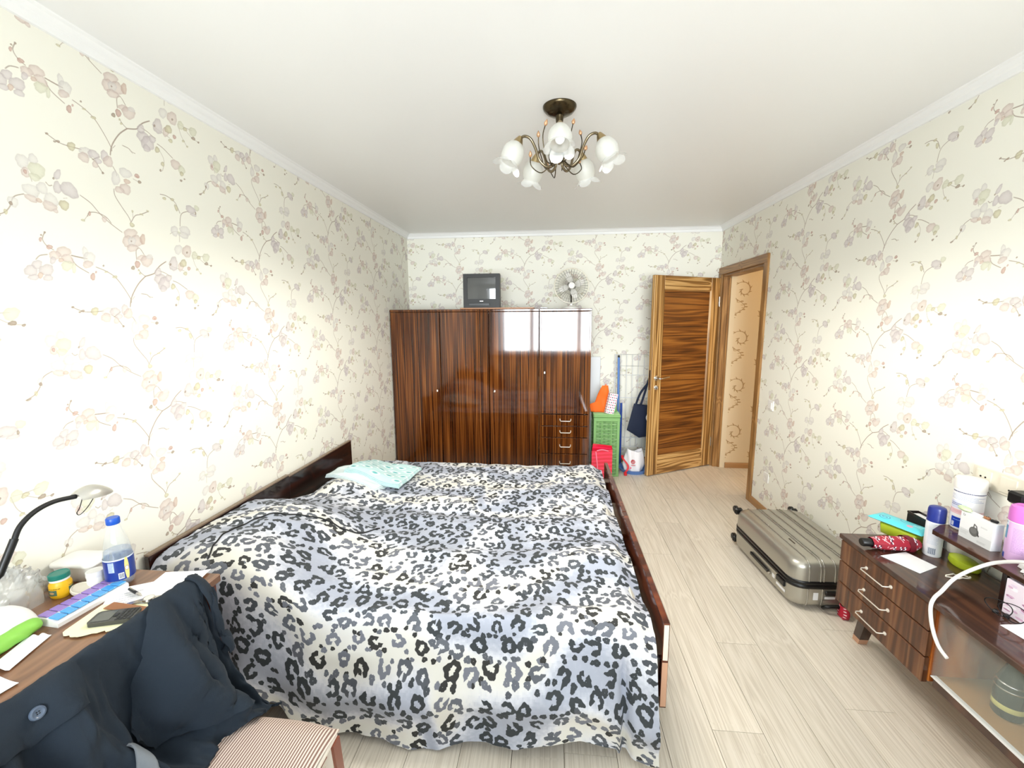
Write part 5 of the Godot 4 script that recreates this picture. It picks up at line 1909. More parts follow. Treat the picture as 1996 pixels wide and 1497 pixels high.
	# tote bag on the door handle behind the leaf
	var t := thing("tote_bag", "navy blue tote bag with a white globe print hanging beside the door edge", "bag", Vector3(0.885, 0.0, -4.46), deg_to_rad(14))
	st2 = mk()
	var pl := PackedVector2Array([Vector2(-0.105, 0.455), Vector2(0.035, 0.365), Vector2(0.19, 0.385), Vector2(0.205, 0.70), Vector2(-0.035, 0.735)])
	T = Transform3D()
	bag_panel(st2, pl, 0.045)
	var tb := obj("body", st2, M.tote_navy, t)
	for z in [0.018, -0.018]:
		tube_obj("strap", spline([Vector3(0.015 + z, 0.725, z), Vector3(0.055 + z, 0.84, z * 0.6), Vector3(0.105, 0.94, 0.0), Vector3(0.135, 1.0, -0.01), Vector3(0.15, 0.93, 0.0), Vector3(0.145, 0.71, z)], 5), 0.011, M.tote_navy, t, 6)
	st2 = mk()
	T = Transform3D(Basis(), Vector3(0.125, 0.585, 0.026))
	slab(st2, ellipse(0.035, 0.045), 0.0, 0.0012)
	T = Transform3D(Basis(), Vector3(0.112, 0.505, 0.026))
	for k in 3:
		rbox(st2, Vector3(0.012 * k, 0.008 * (k % 2), 0.0006), Vector3(0.009, 0.012, 0.0012))
	T = Transform3D()
	obj("print", st2, M.white_paper, tb)
	for k in 3:
		tube_obj("globe_line", [Vector3(0.095, 0.565 + 0.02 * k, 0.0275), Vector3(0.155, 0.565 + 0.02 * k, 0.0275)], 0.0012, M.tote_navy, tb, 4)
	# carrier bag with a red ring logo
	var c := thing("carrier_bag", "white carrier bag with a red bullseye logo on the floor behind the door", "bag", Vector3(0.86, 0.006, -4.43))
	st2 = mk()
	var cb := func(u: float, v: float) -> Vector3:
		var an := u * TAU
		var wd := (0.115 - 0.03 * v + 0.012 * sin(an * 4.0 + v * 5.0)) * (0.72 + 0.28 * minf(1.0, v * 3.0))
		var de := 0.065 * (1.0 - 0.6 * v) + 0.008 * sin(an * 6.0 + 2.0 * v)
		return Vector3(wd * cos(an) + 0.012 * v, 0.004 + 0.235 * v + 0.02 * sin(an * 2.0 + 1.0) * v, -de * sin(an))
	sheet(st2, 36, 16, cb)
	var cbo := obj("body", st2, M.carrier_white, c)
	logo_ring(cbo, Vector3(-0.012, 0.125, 0.066), 0.021, 0.014)
	logo_ring(cbo, Vector3(-0.012, 0.125, 0.066), 0.006, 0.0)
	box_obj("print", Vector3(-0.010, 0.088, 0.066), Vector3(0.045, 0.006, 0.001), M.logo_red, cbo, 0.0)
	box_obj("print", Vector3(-0.035, 0.06, 0.066), Vector3(0.014, 0.02, 0.001), M.pink_pale, cbo, 0.0)
	var rd := thing("red_ribbon", "red and white ribbon sticking out beside the carrier bag", "ribbon", Vector3(0.752, 0.0, -4.335))
	var rs := mk()
	var rf := func(u: float, v: float) -> Vector3: return Vector3(0.03 * sin(v * 5.0) + 0.022 * u, 0.035 + 0.17 * v, 0.02 * cos(v * 4.0))
	sheet(rs, 3, 18, rf, Vector2.ONE, 0.003)
	obj("band", rs, M.logo_red, rd)
	box_obj("foot", Vector3(0.012, 0.018, 0.018), Vector3(0.03, 0.036, 0.03), M.logo_red, rd, 0.006)
	var bs := thing("basin", "shallow blue plastic basin on the floor under the carrier bag", "basin", Vector3(0.87, 0, -4.47))
	lathe_obj("bowl", [Vector2(0, 0.004), Vector2(0.12, 0.004), Vector2(0.15, 0.045), Vector2(0.158, 0.045), Vector2(0.127, 0.0), Vector2(0, 0.0)], M.pole_blue, bs, Vector3.ZERO, 32)

func ellipse(a: float, b: float, n := 28) -> PackedVector2Array:
	var o := PackedVector2Array()
	for k in n:
		o.append(Vector2(a * cos(TAU * k / n), b * sin(TAU * k / n)))
	return o

func logo_ring(p: Node3D, at: Vector3, r1: float, r0: float) -> void:
	var st := mk()
	T = Transform3D(Basis(), at)
	for k in 28:
		var a := Vector3(cos(TAU * k / 28.0), sin(TAU * k / 28.0), 0)
		var b := Vector3(cos(TAU * (k + 1) / 28.0), sin(TAU * (k + 1) / 28.0), 0)
		quad(st, a * r0, a * r1, b * r1, b * r0)
		quad(st, a * r1, a * r1 - Vector3(0, 0, 0.01), b * r1 - Vector3(0, 0, 0.01), b * r1)
	T = Transform3D()
	obj("logo", st, M.logo_red, p)

func bag_panel(st: SurfaceTool, poly: PackedVector2Array, th: float) -> void:
	# two cloth faces bulging apart
	var c := Vector2.ZERO
	for p in poly:
		c += p / float(poly.size())
	for s in [1.0, -1.0]:
		next_smooth(st)
		var rings := 6
		var m := poly.size() * 6
		for k in rings:
			for i in m:
				var q := []
				for e in [[k, i], [k, i + 1], [k + 1, i + 1], [k + 1, i]]:
					var t := float(e[1] % m) / 6.0
					var a := poly[int(t) % poly.size()].lerp(poly[(int(t) + 1) % poly.size()], t - int(t))
					var f := float(e[0]) / rings
					var p := c.lerp(a, f)
					q.append(Vector3(p.x, p.y, s * (th / 2 * sqrt(maxf(0.0, 1.0 - f * f)) + 0.003 * sin(p.x * 40.0 + p.y * 11.0) * (1.0 - f))))
				if s > 0:
					quad(st, q[0], q[3], q[2], q[1])
				else:
					quad(st, q[0], q[1], q[2], q[3])

# ---------------------------------------------------------------- on top of the wardrobes
func on_wardrobe() -> void:
	var b := thing("loose_board", "thin light-brown board lying on the wardrobe top under the television", "board", Vector3(-0.54, 1.706, -4.30))
	box_obj("board", Vector3(0, 0.007, 0), Vector3(0.72, 0.013, 0.31), M.board_tan, b, 0.002)
	var t := thing("television", "small black tube television standing on the wardrobe", "television", Vector3(-0.687, 1.720, -4.145))
	var w := 0.355
	var h := 0.322
	# front bezel with a sunk screen
	var st := mk()
	var outer := [Vector2(-w / 2, 0), Vector2(w / 2, 0), Vector2(w / 2, h), Vector2(-w / 2, h)]
	var inner := [Vector2(-0.138, 0.082), Vector2(0.138, 0.082), Vector2(0.138, h - 0.035), Vector2(-0.138, h - 0.035)]
	for i in 4:
		var j := (i + 1) % 4
		var a := Vector3(outer[i].x, outer[i].y, 0)
		var c := Vector3(outer[j].x, outer[j].y, 0)
		var d := Vector3(inner[j].x, inner[j].y, 0)
		var e := Vector3(inner[i].x, inner[i].y, 0)
		quad(st, a, c, d, e)
		quad(st, e, d, d + Vector3(0, 0, -0.012), e + Vector3(0, 0, -0.012))
		quad(st, c, a, a + Vector3(0, 0, -0.07), c + Vector3(0, 0, -0.07))
	obj("bezel", st, M.tv_black, t)
	st = mk()
	var f := func(u: float, v: float) -> Vector3:
		var a := u * 2.0 - 1.0
		var c := v * 2.0 - 1.0
		return Vector3(a * 0.14, 0.082 + v * (h - 0.117), -0.005 - 0.0028 * (a * a + c * c))
	sheet(st, 20, 16, f)
	obj("screen", st, M.tv_glass, t)
	st = mk()
	for q in [[0.0, w / 2, 0.0, h, -0.07, w / 2 - 0.005, 0.0, h - 0.004, -0.13], [0, w / 2 - 0.005, 0.0, h - 0.004, -0.13, 0.11, 0.03, h - 0.07, -0.33]]:
		var A := [Vector3(-q[1], q[2], q[4]), Vector3(q[1], q[2], q[4]), Vector3(q[1], q[3], q[4]), Vector3(-q[1], q[3], q[4])]
		var B := [Vector3(-q[5], q[6], q[8]), Vector3(q[5], q[6], q[8]), Vector3(q[5], q[7], q[8]), Vector3(-q[5], q[7], q[8])]
		for i in 4:
			out_quad(st, (A[0] + B[2]) / 2, A[i], A[(i + 1) % 4], B[(i + 1) % 4], B[i])
		if q[8] < -0.3:
			out_quad(st, Vector3(0, 0.1, 0), B[0], B[1], B[2], B[3])
	obj("cabinet", st, M.tv_black, t)
	box_obj("control_flap", Vector3(-0.02, 0.03, 0.002), Vector3(0.2, 0.026, 0.006), M.black_plastic, t, 0.002)
	box_obj("nameplate", Vector3(0.0, 0.062, 0.001), Vector3(0.036, 0.008, 0.003), M.steel, t, 0.001)
	# fan
	var n := thing("fan", "white metal desk fan with a round wire cage on the narrow cabinet", "fan", Vector3(0.182, 1.7065, -4.30))
	lathe_obj("base", [Vector2(0, 0.0), Vector2(0.078, 0.0), Vector2(0.078, 0.008), Vector2(0.065, 0.016), Vector2(0.03, 0.028), Vector2(0.013, 0.035), Vector2(0.013, 0.05), Vector2(0, 0.05)], M.fan_white, n, Vector3.ZERO, 32)
	tube_obj("stem", [Vector3(0, 0.03, 0), Vector3(0, 0.08, -0.02), Vector3(0, 0.20, -0.045)], 0.009, M.dark_metal, n, 8)
	var cy := 0.222
	st = mk()
	T = Transform3D(Basis(Vector3.RIGHT, PI / 2), Vector3(0, cy, -0.01))
	lathe(st, [Vector2(0, -0.09), Vector2(0.035, -0.085), Vector2(0.045, -0.06), Vector2(0.045, -0.02), Vector2(0, -0.02)], 20)
	T = Transform3D()
	obj("motor", st, M.dark_metal, n)
	var ring := []
	for k in 48:
		ring.append(Vector3(0.166 * cos(TAU * k / 48), cy + 0.166 * sin(TAU * k / 48), 0))
	tube_obj("cage_rim", ring, 0.0055, M.fan_rim, n, 6, true)
	st = mk()
	for k in 36:
		var an := TAU * k / 36
		var dir := Vector3(cos(an), sin(an), 0)
		var o := Vector3(0, cy, 0)
		tube(st, [o + dir * 0.03 + Vector3(0, 0, 0.055), o + dir * 0.10 + Vector3(0, 0, 0.048), o + dir * 0.15 + Vector3(0, 0, 0.025), o + dir * 0.166], 0.0012, 4)
		tube(st, [o + dir * 0.045 + Vector3(0, 0, -0.05), o + dir * 0.12 + Vector3(0, 0, -0.045), o + dir * 0.166], 0.0012, 4)
	obj("cage_wires", st, M.fan_wire, n)
	for r in [0.085, 0.13]:
		var rr := []
		for k in 40:
			rr.append(Vector3(r * cos(TAU * k / 40), cy + r * sin(TAU * k / 40), 0.05 - r * r * 1.2))
		tube_obj("cage_ring", rr, 0.0014, M.fan_wire, n, 4, true)
	st = mk()
	T = Transform3D(Basis(Vector3.RIGHT, PI / 2), Vector3(0, cy, 0.0))
	lathe(st, [Vector2(0.03, 0.05), Vector2(0.03, 0.058), Vector2(0.024, 0.062), Vector2(0, 0.063)], 24)
	T = Transform3D()
	obj("badge", st, M.fan_white, n)
	for k in 4:
		var an := deg_to_rad(15 + 90 * k)
		st = mk()
		var bl := func(u: float, v: float) -> Vector3:
			var r := 0.028 + 0.115 * v
			var half := 0.030 * sin(PI * pow(v, 0.8) * 0.86 + 0.25)
			var s := (u - 0.5) * 2.0
			var p := Vector2(r, s * half + 0.012 * v).rotated(an)
			return Vector3(p.x, cy + p.y, 0.012 + s * 0.012)
		sheet(st, 8, 12, bl, Vector2.ONE, 0.0015)
		obj("blade", st, M.fan_white, n)
	var dk := thing("dark_strip", "small dark brown strip lying on the narrow cabinet left of the fan", "strip", Vector3(-0.085, 1.7065, -4.16))
	box_obj("strip", Vector3(0, 0.006, 0), Vector3(0.07, 0.011, 0.03), M.dark_polished_wood, dk, 0.002)

# ---------------------------------------------------------------- ceiling lamp
func ceiling_lamp() -> void:
	var l := thing("ceiling_lamp", "bronze five-armed ceiling lamp with frosted tulip glass shades", "ceiling lamp", Vector3(0.024, H, -2.115))
	lathe_obj("canopy", [Vector2(0, -0.040), Vector2(0.022, -0.039), Vector2(0.045, -0.033), Vector2(0.063, -0.023), Vector2(0.074, -0.011), Vector2(0.077, -0.004), Vector2(0.077, 0.0)], M.lamp_bronze, l, Vector3.ZERO, 40)
	lathe_obj("stem", [Vector2(0, -0.245), Vector2(0.012, -0.24), Vector2(0.026, -0.226), Vector2(0.027, -0.205), Vector2(0.012, -0.19), Vector2(0.009, -0.13), Vector2(0.012, -0.10), Vector2(0.02, -0.036)], M.lamp_bronze, l, Vector3.ZERO, 20)
	if E_OMNI > 0.0:
		var soft := OmniLight3D.new()
		soft.name = "lamp_glow_light"
		soft.light_color = Color(1.0, 0.955, 0.88)
		soft.light_energy = E_OMNI
		soft.light_size = 0.24
		soft.omni_range = 9.0
		soft.shadow_enabled = true
		soft.position = Vector3(0, -0.40, 0)
		l.add_child(soft)
	for k in 5:
		var az := TAU * k / 5.0
		var rad := Vector3(sin(az), 0, cos(az))
		var side := Vector3(cos(az), 0, -sin(az))
		var P := func(r: float, y: float, s := 0.0) -> Vector3: return rad * r + Vector3(0, y, 0) + side * s
		tube_obj("arm", spline([P.call(0.018, -0.222), P.call(0.03, -0.252), P.call(0.062, -0.262), P.call(0.095, -0.235), P.call(0.115, -0.185), P.call(0.138, -0.148), P.call(0.168, -0.140), P.call(0.190, -0.158)], 6), 0.0062, M.lamp_brass, l, 10)
		var ax := (rad * 0.50 + Vector3.DOWN).normalized()
		var base: Vector3 = P.call(0.186, -0.150)
		var bs := Basis(side, -ax, side.cross(-ax))
		# cup, glass, petals
		var st := mk()
		T = Transform3D(bs, base)
		lathe(st, [Vector2(0, 0.008), Vector2(0.010, 0.006), Vector2(0.017, -0.008), Vector2(0.026, -0.030), Vector2(0.024, -0.031), Vector2(0, -0.02)], 20)
		T = Transform3D()
		obj("cup", st, M.lamp_cup, l)
		st = mk()
		T = Transform3D(bs, base)
		lathe(st, [Vector2(0.020, -0.024), Vector2(0.036, -0.036), Vector2(0.047, -0.056), Vector2(0.051, -0.078), Vector2(0.047, -0.100), Vector2(0.040, -0.116)], 28)
		T = Transform3D()
		var g := obj("shade", st, M.frosted_glass, l)
		st = mk()
		T = Transform3D(bs, base)
		var pf := func(u: float, v: float) -> Vector3:
			var a := u * TAU
			var scal := pow(absf(sin(a * 2.5)), 0.7)
			var r := 0.040 + (0.010 + 0.016 * scal) * v * v + 0.002 * v
			return Vector3(cos(a) * r, -0.116 - (0.012 + 0.018 * scal) * v, -sin(a) * r)
		sheet(st, 60, 6, pf)
		T = Transform3D()
		obj("scalloped_rim", st, M.clear_rim_glass, g)
		st = mk()
		T = Transform3D(bs, base)
		lathe(st, [Vector2(0, -0.108), Vector2(0.010, -0.105), Vector2(0.019, -0.094), Vector2(0.022, -0.080), Vector2(0.018, -0.062), Vector2(0.012, -0.05), Vector2(0.012, -0.02)], 18)
		T = Transform3D()
		obj("bulb", st, M.bulb_white, g)
		var om := SpotLight3D.new()
		om.name = "added_fill_spot"  # fill spot added below each shade to even out the room
		om.light_color = Color(1.0, 0.985, 0.955)
		om.light_energy = E_SPOT
		om.spot_angle = 84.0
		om.spot_angle_attenuation = 0.5
		om.light_size = 0.02
		om.spot_range = 9.0
		om.shadow_enabled = true
		om.position = base + ax * 0.158
		om.rotation = Vector3(-PI / 2, 0, 0)
		l.add_child(om, true)
		# two tendrils ending in copper buds
		for s in [-1.0, 1.0]:
			if k == 0 and s > 0:
				pass
			var tp := spline([P.call(0.03, -0.245, 0.004 * s), P.call(0.066, -0.252, 0.03 * s), P.call(0.085, -0.20, 0.040 * s), P.call(0.094, -0.15, 0.050 * s), P.call(0.086, -0.112, 0.058 * s)], 5)
			if s < 0:
				tp = spline([P.call(0.03, -0.24, 0.004 * s), P.call(0.075, -0.28, 0.03 * s), P.call(0.12, -0.25, 0.045 * s), P.call(0.13, -0.215, 0.03 * s)], 5)
			var td := tube_obj("tendril", tp, 0.0024, M.lamp_bronze, l, 6)
			var e: Vector3 = tp[tp.size() - 1]
			var d: Vector3 = (e - tp[tp.size() - 3]).normalized()
			st = mk()
			var sx := d.cross(rad).normalized()
			T = Transform3D(Basis(sx, d, sx.cross(d)), e)
			lathe(st, [Vector2(0, -0.002), Vector2(0.006, 0.002), Vector2(0.0085, 0.010), Vector2(0.005, 0.020), Vector2(0, 0.028)], 10)
			T = Transform3D()
			obj("bud", st, M.copper_bud, td)

# ---------------------------------------------------------------- things on the desk
func paper(called: String, label: String, c: Vector2, w: float, l: float, deg: float, y: float, mat: Material) -> Node3D:
	var o := thing(called, label, "paper", Vector3(c.x, y, c.y), deg_to_rad(deg))
	var st := mk()
	var f := func(u: float, v: float) -> Vector3: return Vector3((u - 0.5) * w, 0.0012 + 0.0015 * sin(u * 3.0 + v * 2.0) * sin(u * PI) + 0.004 * pow(u, 6.0) * v, (0.5 - v) * l)
	sheet(st, 10, 10, f, Vector2.ONE, 0.0008)
	obj("sheet", st, mat, o)
	return o

func desk_things() -> void:
	var y := DESK_Y
	# lamp: base lies just outside the picture
	var l := thing("desk_lamp", "desk lamp with black gooseneck arm and small silver head", "desk lamp")
	lathe_obj("base", [Vector2(0, 0), Vector2(0.085, 0), Vector2(0.085, 0.012), Vector2(0.07, 0.022), Vector2(0.016, 0.03), Vector2(0.013, 0.05), Vector2(0, 0.05)], M.black_plastic, l, Vector3(-1.47, y, -0.66), 32)
	tube_obj("arm", [Vector3(-1.47, y + 0.03, -0.66), Vector3(-1.405, 0.88, -0.765), Vector3(-1.35, 0.967, -0.846), Vector3(-1.35, 1.04, -0.885)], 0.0085, M.black_plastic, l, 12)
	tube_obj("gooseneck", spline([Vector3(-1.35, 1.03, -0.881), Vector3(-1.35, 1.066, -0.90), Vector3(-1.35, 1.090, -0.935), Vector3(-1.35, 1.098, -0.98), Vector3(-1.35, 1.090, -1.032)], 6), 0.0062, M.black_matt, l, 12)
	var st := mk()
	var hf := func(u: float, v: float) -> Vector3:
		# half an egg open underneath, pointing along -z
		var a := PI * (1.0 - u)
		var p := v
		var r := 0.030 * pow(sin(PI * minf(1.0, 0.16 + 0.80 * p)), 0.7) + 0.004
		var yy := 0.85 * r * sin(a) * (1.0 + 0.2 * sin(PI * p))
		return Vector3(-1.35 + r * cos(a), 1.080 - 0.012 * p + yy, -1.030 - 0.095 * p)
	sheet(st, 24, 20, hf, Vector2.ONE, 0.0015)
	var head := obj("lamp_head", st, M.lamp_silver, l)
	tube_obj("wire_guard", spline([Vector3(-1.358, 1.078, -1.055), Vector3(-1.36, 1.05, -1.045), Vector3(-1.36, 1.038, -1.036), Vector3(-1.35, 1.034, -1.036), Vector3(-1.345, 1.05, -1.055), Vector3(-1.342, 1.076, -1.075)], 4), 0.0012, M.dark_metal, head, 6)
	# water bottle
	var b := thing("water_bottle", "clear plastic water bottle with blue cap and blue label on the desk", "bottle", Vector3(-1.374, y, -1.140))
	lathe_obj("body", [Vector2(0, 0.003), Vector2(0.024, 0.0), Vector2(0.033, 0.008), Vector2(0.037, 0.03), Vector2(0.037, 0.095), Vector2(0.035, 0.115), Vector2(0.028, 0.155), Vector2(0.017, 0.195), Vector2(0.0145, 0.205), Vector2(0.0145, 0.215)], M.bottle_plastic, b, Vector3.ZERO, 32)
	lathe_obj("water", [Vector2(0, 0.006), Vector2(0.031, 0.010), Vector2(0.0345, 0.03), Vector2(0.0345, 0.105), Vector2(0.033, 0.118), Vector2(0, 0.118)], M.bottle_water, b, Vector3.ZERO, 32)
	lathe_obj("label", [Vector2(0.0374, 0.028), Vector2(0.0376, 0.03), Vector2(0.0376, 0.096), Vector2(0.0374, 0.098)], M.bottle_label, b, Vector3.ZERO, 40)
	lathe_obj("cap", [Vector2(0.0165, 0.204), Vector2(0.0175, 0.206), Vector2(0.0175, 0.222), Vector2(0.0155, 0.225), Vector2(0, 0.225)], M.cap_blue, b, Vector3.ZERO, 28)
	# small containers
	var wb := thing("storage_box", "translucent white storage box by the wall behind the water bottle", "box", Vector3(-1.537, y, -1.168), deg_to_rad(3))
	st = mk()
	shell_part(st, 0.142, 0.09, 0.02, [Vector2(0.0, 0.012), Vector2(0.003, 0.008), Vector2(0.055, 0.002)], false, true)
	obj("body", st, M.milky_plastic, wb)
	st = mk()
	shell_part(st, 0.15, 0.098, 0.022, [Vector2(0.054, 0.0), Vector2(0.062, 0.0), Vector2(0.064, 0.004), Vector2(0.067, 0.014), Vector2(0.068, 0.02)], true, true)
	obj("lid", st, M.milky_plastic, wb)
	var wj := thing("white_jar", "small white plastic jar standing left of the water bottle", "jar", Vector3(-1.437, y, -1.118))
	lathe_obj("body", [Vector2(0, 0), Vector2(0.019, 0), Vector2(0.021, 0.004), Vector2(0.0215, 0.036), Vector2(0.019, 0.04)], M.white_plastic, wj)
	lathe_obj("lid", [Vector2(0.0205, 0.038), Vector2(0.0225, 0.039), Vector2(0.0225, 0.054), Vector2(0.021, 0.056), Vector2(0, 0.056)], M.white_plastic, wj)
	var pb := thing("pill_box", "small white box with purple lid squeezed behind the water bottle", "box", Vector3(-1.405, y, -1.178))
	box_obj("body", Vector3(0, 0.017, 0), Vector3(0.04, 0.034, 0.04), M.white_plastic, pb, 0.004)
	box_obj("lid", Vector3(0, 0.046, 0), Vector3(0.036, 0.024, 0.036), M.pill_violet, pb, 0.004)
	var yj := thing("yellow_jar", "yellow jar with a green lid on the desk", "jar", Vector3(-1.497, y, -1.068))
	lathe_obj("body", [Vector2(0, 0), Vector2(0.020, 0), Vector2(0.025, 0.006), Vector2(0.026, 0.015), Vector2(0.026, 0.044), Vector2(0.022, 0.052), Vector2(0.020, 0.056)], M.jar_yellow, yj, Vector3.ZERO, 28)
	lathe_obj("label", [Vector2(0.0264, 0.012), Vector2(0.0265, 0.013), Vector2(0.0265, 0.036), Vector2(0.0264, 0.037)], M.jar_label, yj, Vector3.ZERO, 28)
	lathe_obj("neck_ring", [Vector2(0.02, 0.053), Vector2(0.023, 0.054), Vector2(0.023, 0.060), Vector2(0.02, 0.061)], M.white_plastic, yj, Vector3.ZERO, 28)
	lathe_obj("lid", [Vector2(0.022, 0.060), Vector2(0.0245, 0.061), Vector2(0.0245, 0.074), Vector2(0.0225, 0.076), Vector2(0.021, 0.0745), Vector2(0, 0.0745)], M.lid_green, yj, Vector3.ZERO, 28)
	var rt := thing("tape_roll", "cream round lid tilted against the yellow jar", "lid", Vector3(-1.447, y + 0.012, -1.085))
	st = mk()
	T = Transform3D(Basis(Vector3(0, 0, 1), deg_to_rad(-18)), Vector3.ZERO)
	lathe(st, [Vector2(0, -0.004), Vector2(0.026, -0.004), Vector2(0.028, 0.0), Vector2(0.028, 0.006), Vector2(0.025, 0.007), Vector2(0.024, 0.005), Vector2(0, 0.005)], 28)
	T = Transform3D()
	obj("lid", st, M.ivory_plastic, rt)
	# weekly pill organiser
	var po := thing("pill_organizer", "long white pill organizer with rows of blue and purple lids", "pill box", Vector3(-1.374, y, -1.033), deg_to_rad(-5))
	st = mk()
	var prof := PackedVector2Array([Vector2(-0.036, 0.0), Vector2(0.036, 0.0), Vector2(0.038, 0.012), Vector2(0.036, 0.017), Vector2(0.0, 0.023), Vector2(-0.036, 0.021), Vector2(-0.038, 0.012)])
	slab(st, prof, -0.092, 0.092)
	obj("body", st, M.white_plastic, po)
	for k in 7:
		var z := 0.077 - 0.0257 * k
		box_obj("lid", Vector3(0.017, 0.0225, z), Vector3(0.035, 0.004, 0.0235), M.pill_blue, po, 0.0015).rotation.z = 0.0
		box_obj("lid", Vector3(-0.020, 0.0245, z), Vector3(0.034, 0.004, 0.0235), M.pill_violet, po, 0.0015)
	# papers
	paper("paper", "white sheet on the desk at its far edge partly under the coat", Vector2(-1.195, -1.118), 0.145, 0.20, 10, y + 0.0024, M.white_paper)
	paper("paper", "white sheet with faint notes under the pen", Vector2(-1.235, -1.055), 0.17, 0.22, 32, y + 0.0001, M.note_paper)
	var yp := thing("notepad", "pale yellow notepad page with torn lower edge under the phone", "notepad", Vector3(-1.236, y + 0.0046, -0.985), deg_to_rad(7))
	st = mk()
	var pl := PackedVector2Array([Vector2(-0.075, 0.055), Vector2(-0.078, -0.05)])
	var rg := RandomNumberGenerator.new()
	rg.seed = 12
	for k in 24:
		pl.append(Vector2(-0.076 + 0.152 * k / 23.0, -0.062 - 0.010 * sin(k * 0.23) + rg.randf_range(-0.004, 0.004)))
	pl.append(Vector2(0.078, 0.055))
	T = Transform3D(Basis(Vector3.RIGHT, -PI / 2), Vector3.ZERO)
	slab(st, pl, 0.0, 0.002)
	T = Transform3D()
	obj("page", st, M.yellow_paper, yp)
	paper("paper", "blank white sheet at the left edge of the picture on the desk", Vector2(-1.305, -0.70), 0.13, 0.16, -12, y + 0.0001, M.white_paper)
	var pn := thing("pen", "black and silver pen lying on the note sheet", "pen", Vector3(-1.268, y + 0.0112, -1.086), atan2(-0.028, 0.072))
	st = mk()
	T = Transform3D(Basis(Vector3.BACK, -PI / 2), Vector3.ZERO)
	lathe(st, [Vector2(0, -0.040), Vector2(0.004, -0.038), Vector2(0.0048, -0.02), Vector2(0.0048, 0.012)], 12)
	T = Transform3D()
	obj("barrel", st, M.black_plastic, pn)
	st = mk()
	T = Transform3D(Basis(Vector3.BACK, -PI / 2), Vector3.ZERO)
	lathe(st, [Vector2(0.0048, 0.012), Vector2(0.0044, 0.024), Vector2(0.0012, 0.038), Vector2(0, 0.041)], 12)
	T = Transform3D()
	obj("tip", st, M.steel, pn)
	box_obj("clip", Vector3(-0.02, 0.0056, 0), Vector3(0.03, 0.0016, 0.003), M.steel, pn, 0.0006)
	var wt := thing("wristwatch", "silver wristwatch half hidden by the coat", "watch", Vector3(-1.196, y + 0.0075, -1.060), 0.5)
	lathe_obj("case", [Vector2(0, 0), Vector2(0.014, 0.0), Vector2(0.016, 0.004), Vector2(0.0145, 0.009), Vector2(0.012, 0.0095)], M.steel, wt, Vector3.ZERO, 24)
	lathe_obj("dial", [Vector2(0.012, 0.0093), Vector2(0, 0.0095)], M.ivory_plastic, wt, Vector3.ZERO, 24)
	for s in [-1.0, 1.0]:
		var bf := func(u: float, v: float) -> Vector3: return Vector3(s * (0.014 + 0.04 * v), 0.006 - 0.004 * v, s * (u - 0.5) * 0.015)
		st = mk()
		sheet(st, 2, 6, bf, Vector2.ONE, 0.0025)
		obj("strap", st, M.steel, wt)
	var cd := thing("leather_tag", "brown leather tag lying above the phone", "tag", Vector3(-1.228, y + 0.008, -1.020), deg_to_rad(-5))
	box_obj("tag", Vector3(0, 0.0015, 0), Vector3(0.125, 0.003, 0.03), M.leather_brown, cd, 0.001)
	var ph := thing("phone", "dark grey mobile phone with a small keyboard on the yellow page", "phone", Vector3(-1.216, y + 0.0072, -0.978), deg_to_rad(17))
	st = mk()
	T = Transform3D(Basis(Vector3.RIGHT, -PI / 2), Vector3.ZERO)
	slab(st, rounded_rect(0.108, 0.054, 0.010), 0.0, 0.011)
	T = Transform3D()
	obj("body", st, M.phone_grey, ph)
	box_obj("screen", Vector3(-0.024, 0.0114, 0), Vector3(0.042, 0.0012, 0.040), M.phone_screen, ph, 0.0)
	box_obj("trackpad", Vector3(0.004, 0.0118, 0), Vector3(0.011, 0.0016, 0.014), M.black_plastic, ph, 0.0006)
	for r in 4:
		for c in 7:
			box_obj("key", Vector3(0.016 + 0.0098 * r, 0.0118, -0.0205 + 0.0068 * c), Vector3(0.0075, 0.002, 0.0055), M.phone_key, ph, 0.0006)
	var gc := thing("pencil_case", "bright green zip pouch at the left edge of the desk", "pouch", Vector3(-1.392, y, -0.862), deg_to_rad(4))
	st = mk()
	var gf := func(u: float, v: float) -> Vector3:
		var a := u * TAU
		var ez := pow(1.0 - pow(absf(v * 2.0 - 1.0), 6.0), 0.4)
		var wob := 1.0 + 0.08 * sin(v * 23.0 + a * 2.0)
		return Vector3(0.023 * cos(a) * ez * wob, 0.0205 + 0.020 * sin(a) * ez, 0.075 - 0.15 * v)
	sheet(st, 20, 30, gf)
	obj("body", st, M.pouch_green, gc)
	var ts := thing("tissue", "crumpled white tissue beside the green pouch", "tissue", Vector3(-1.338, y, -0.845), 0.3)
	st = mk()
	var tf := func(u: float, v: float) -> Vector3: return Vector3((u - 0.5) * 0.055, 0.004 + 0.010 * absf(sin(u * 7.0 + v * 3.0)) * sin(PI * u), (0.5 - v) * 0.12)
	sheet(st, 14, 14, tf, Vector2.ONE, 0.001)
	obj("tissue", st, M.white_paper, ts)
	# pile at the wall: white cloth under a crinkled clear bag
	var cl := thing("white_cloth", "rounded white cloth bundle at the left end of the desk", "cloth", Vector3(-1.505, y, -0.90))
	st = mk()
	var cf := func(u: float, v: float) -> Vector3:
		var a := u * TAU
		var r := (1.0 - v) * (1.0 + 0.06 * sin(a * 3.0))
		return Vector3(0.095 * r * cos(a), 0.002 + 0.062 * pow(maxf(0.0, 1.0 - r * r), 0.6), -0.085 * r * sin(a))
	sheet(st, 40, 14, cf)
	obj("bundle", st, M.white_cloth, cl)
	var pg := thing("plastic_bag", "crinkled clear plastic bag heaped behind the white cloth bundle", "plastic bag", Vector3(-1.555, y, -0.955))
	st = mk()
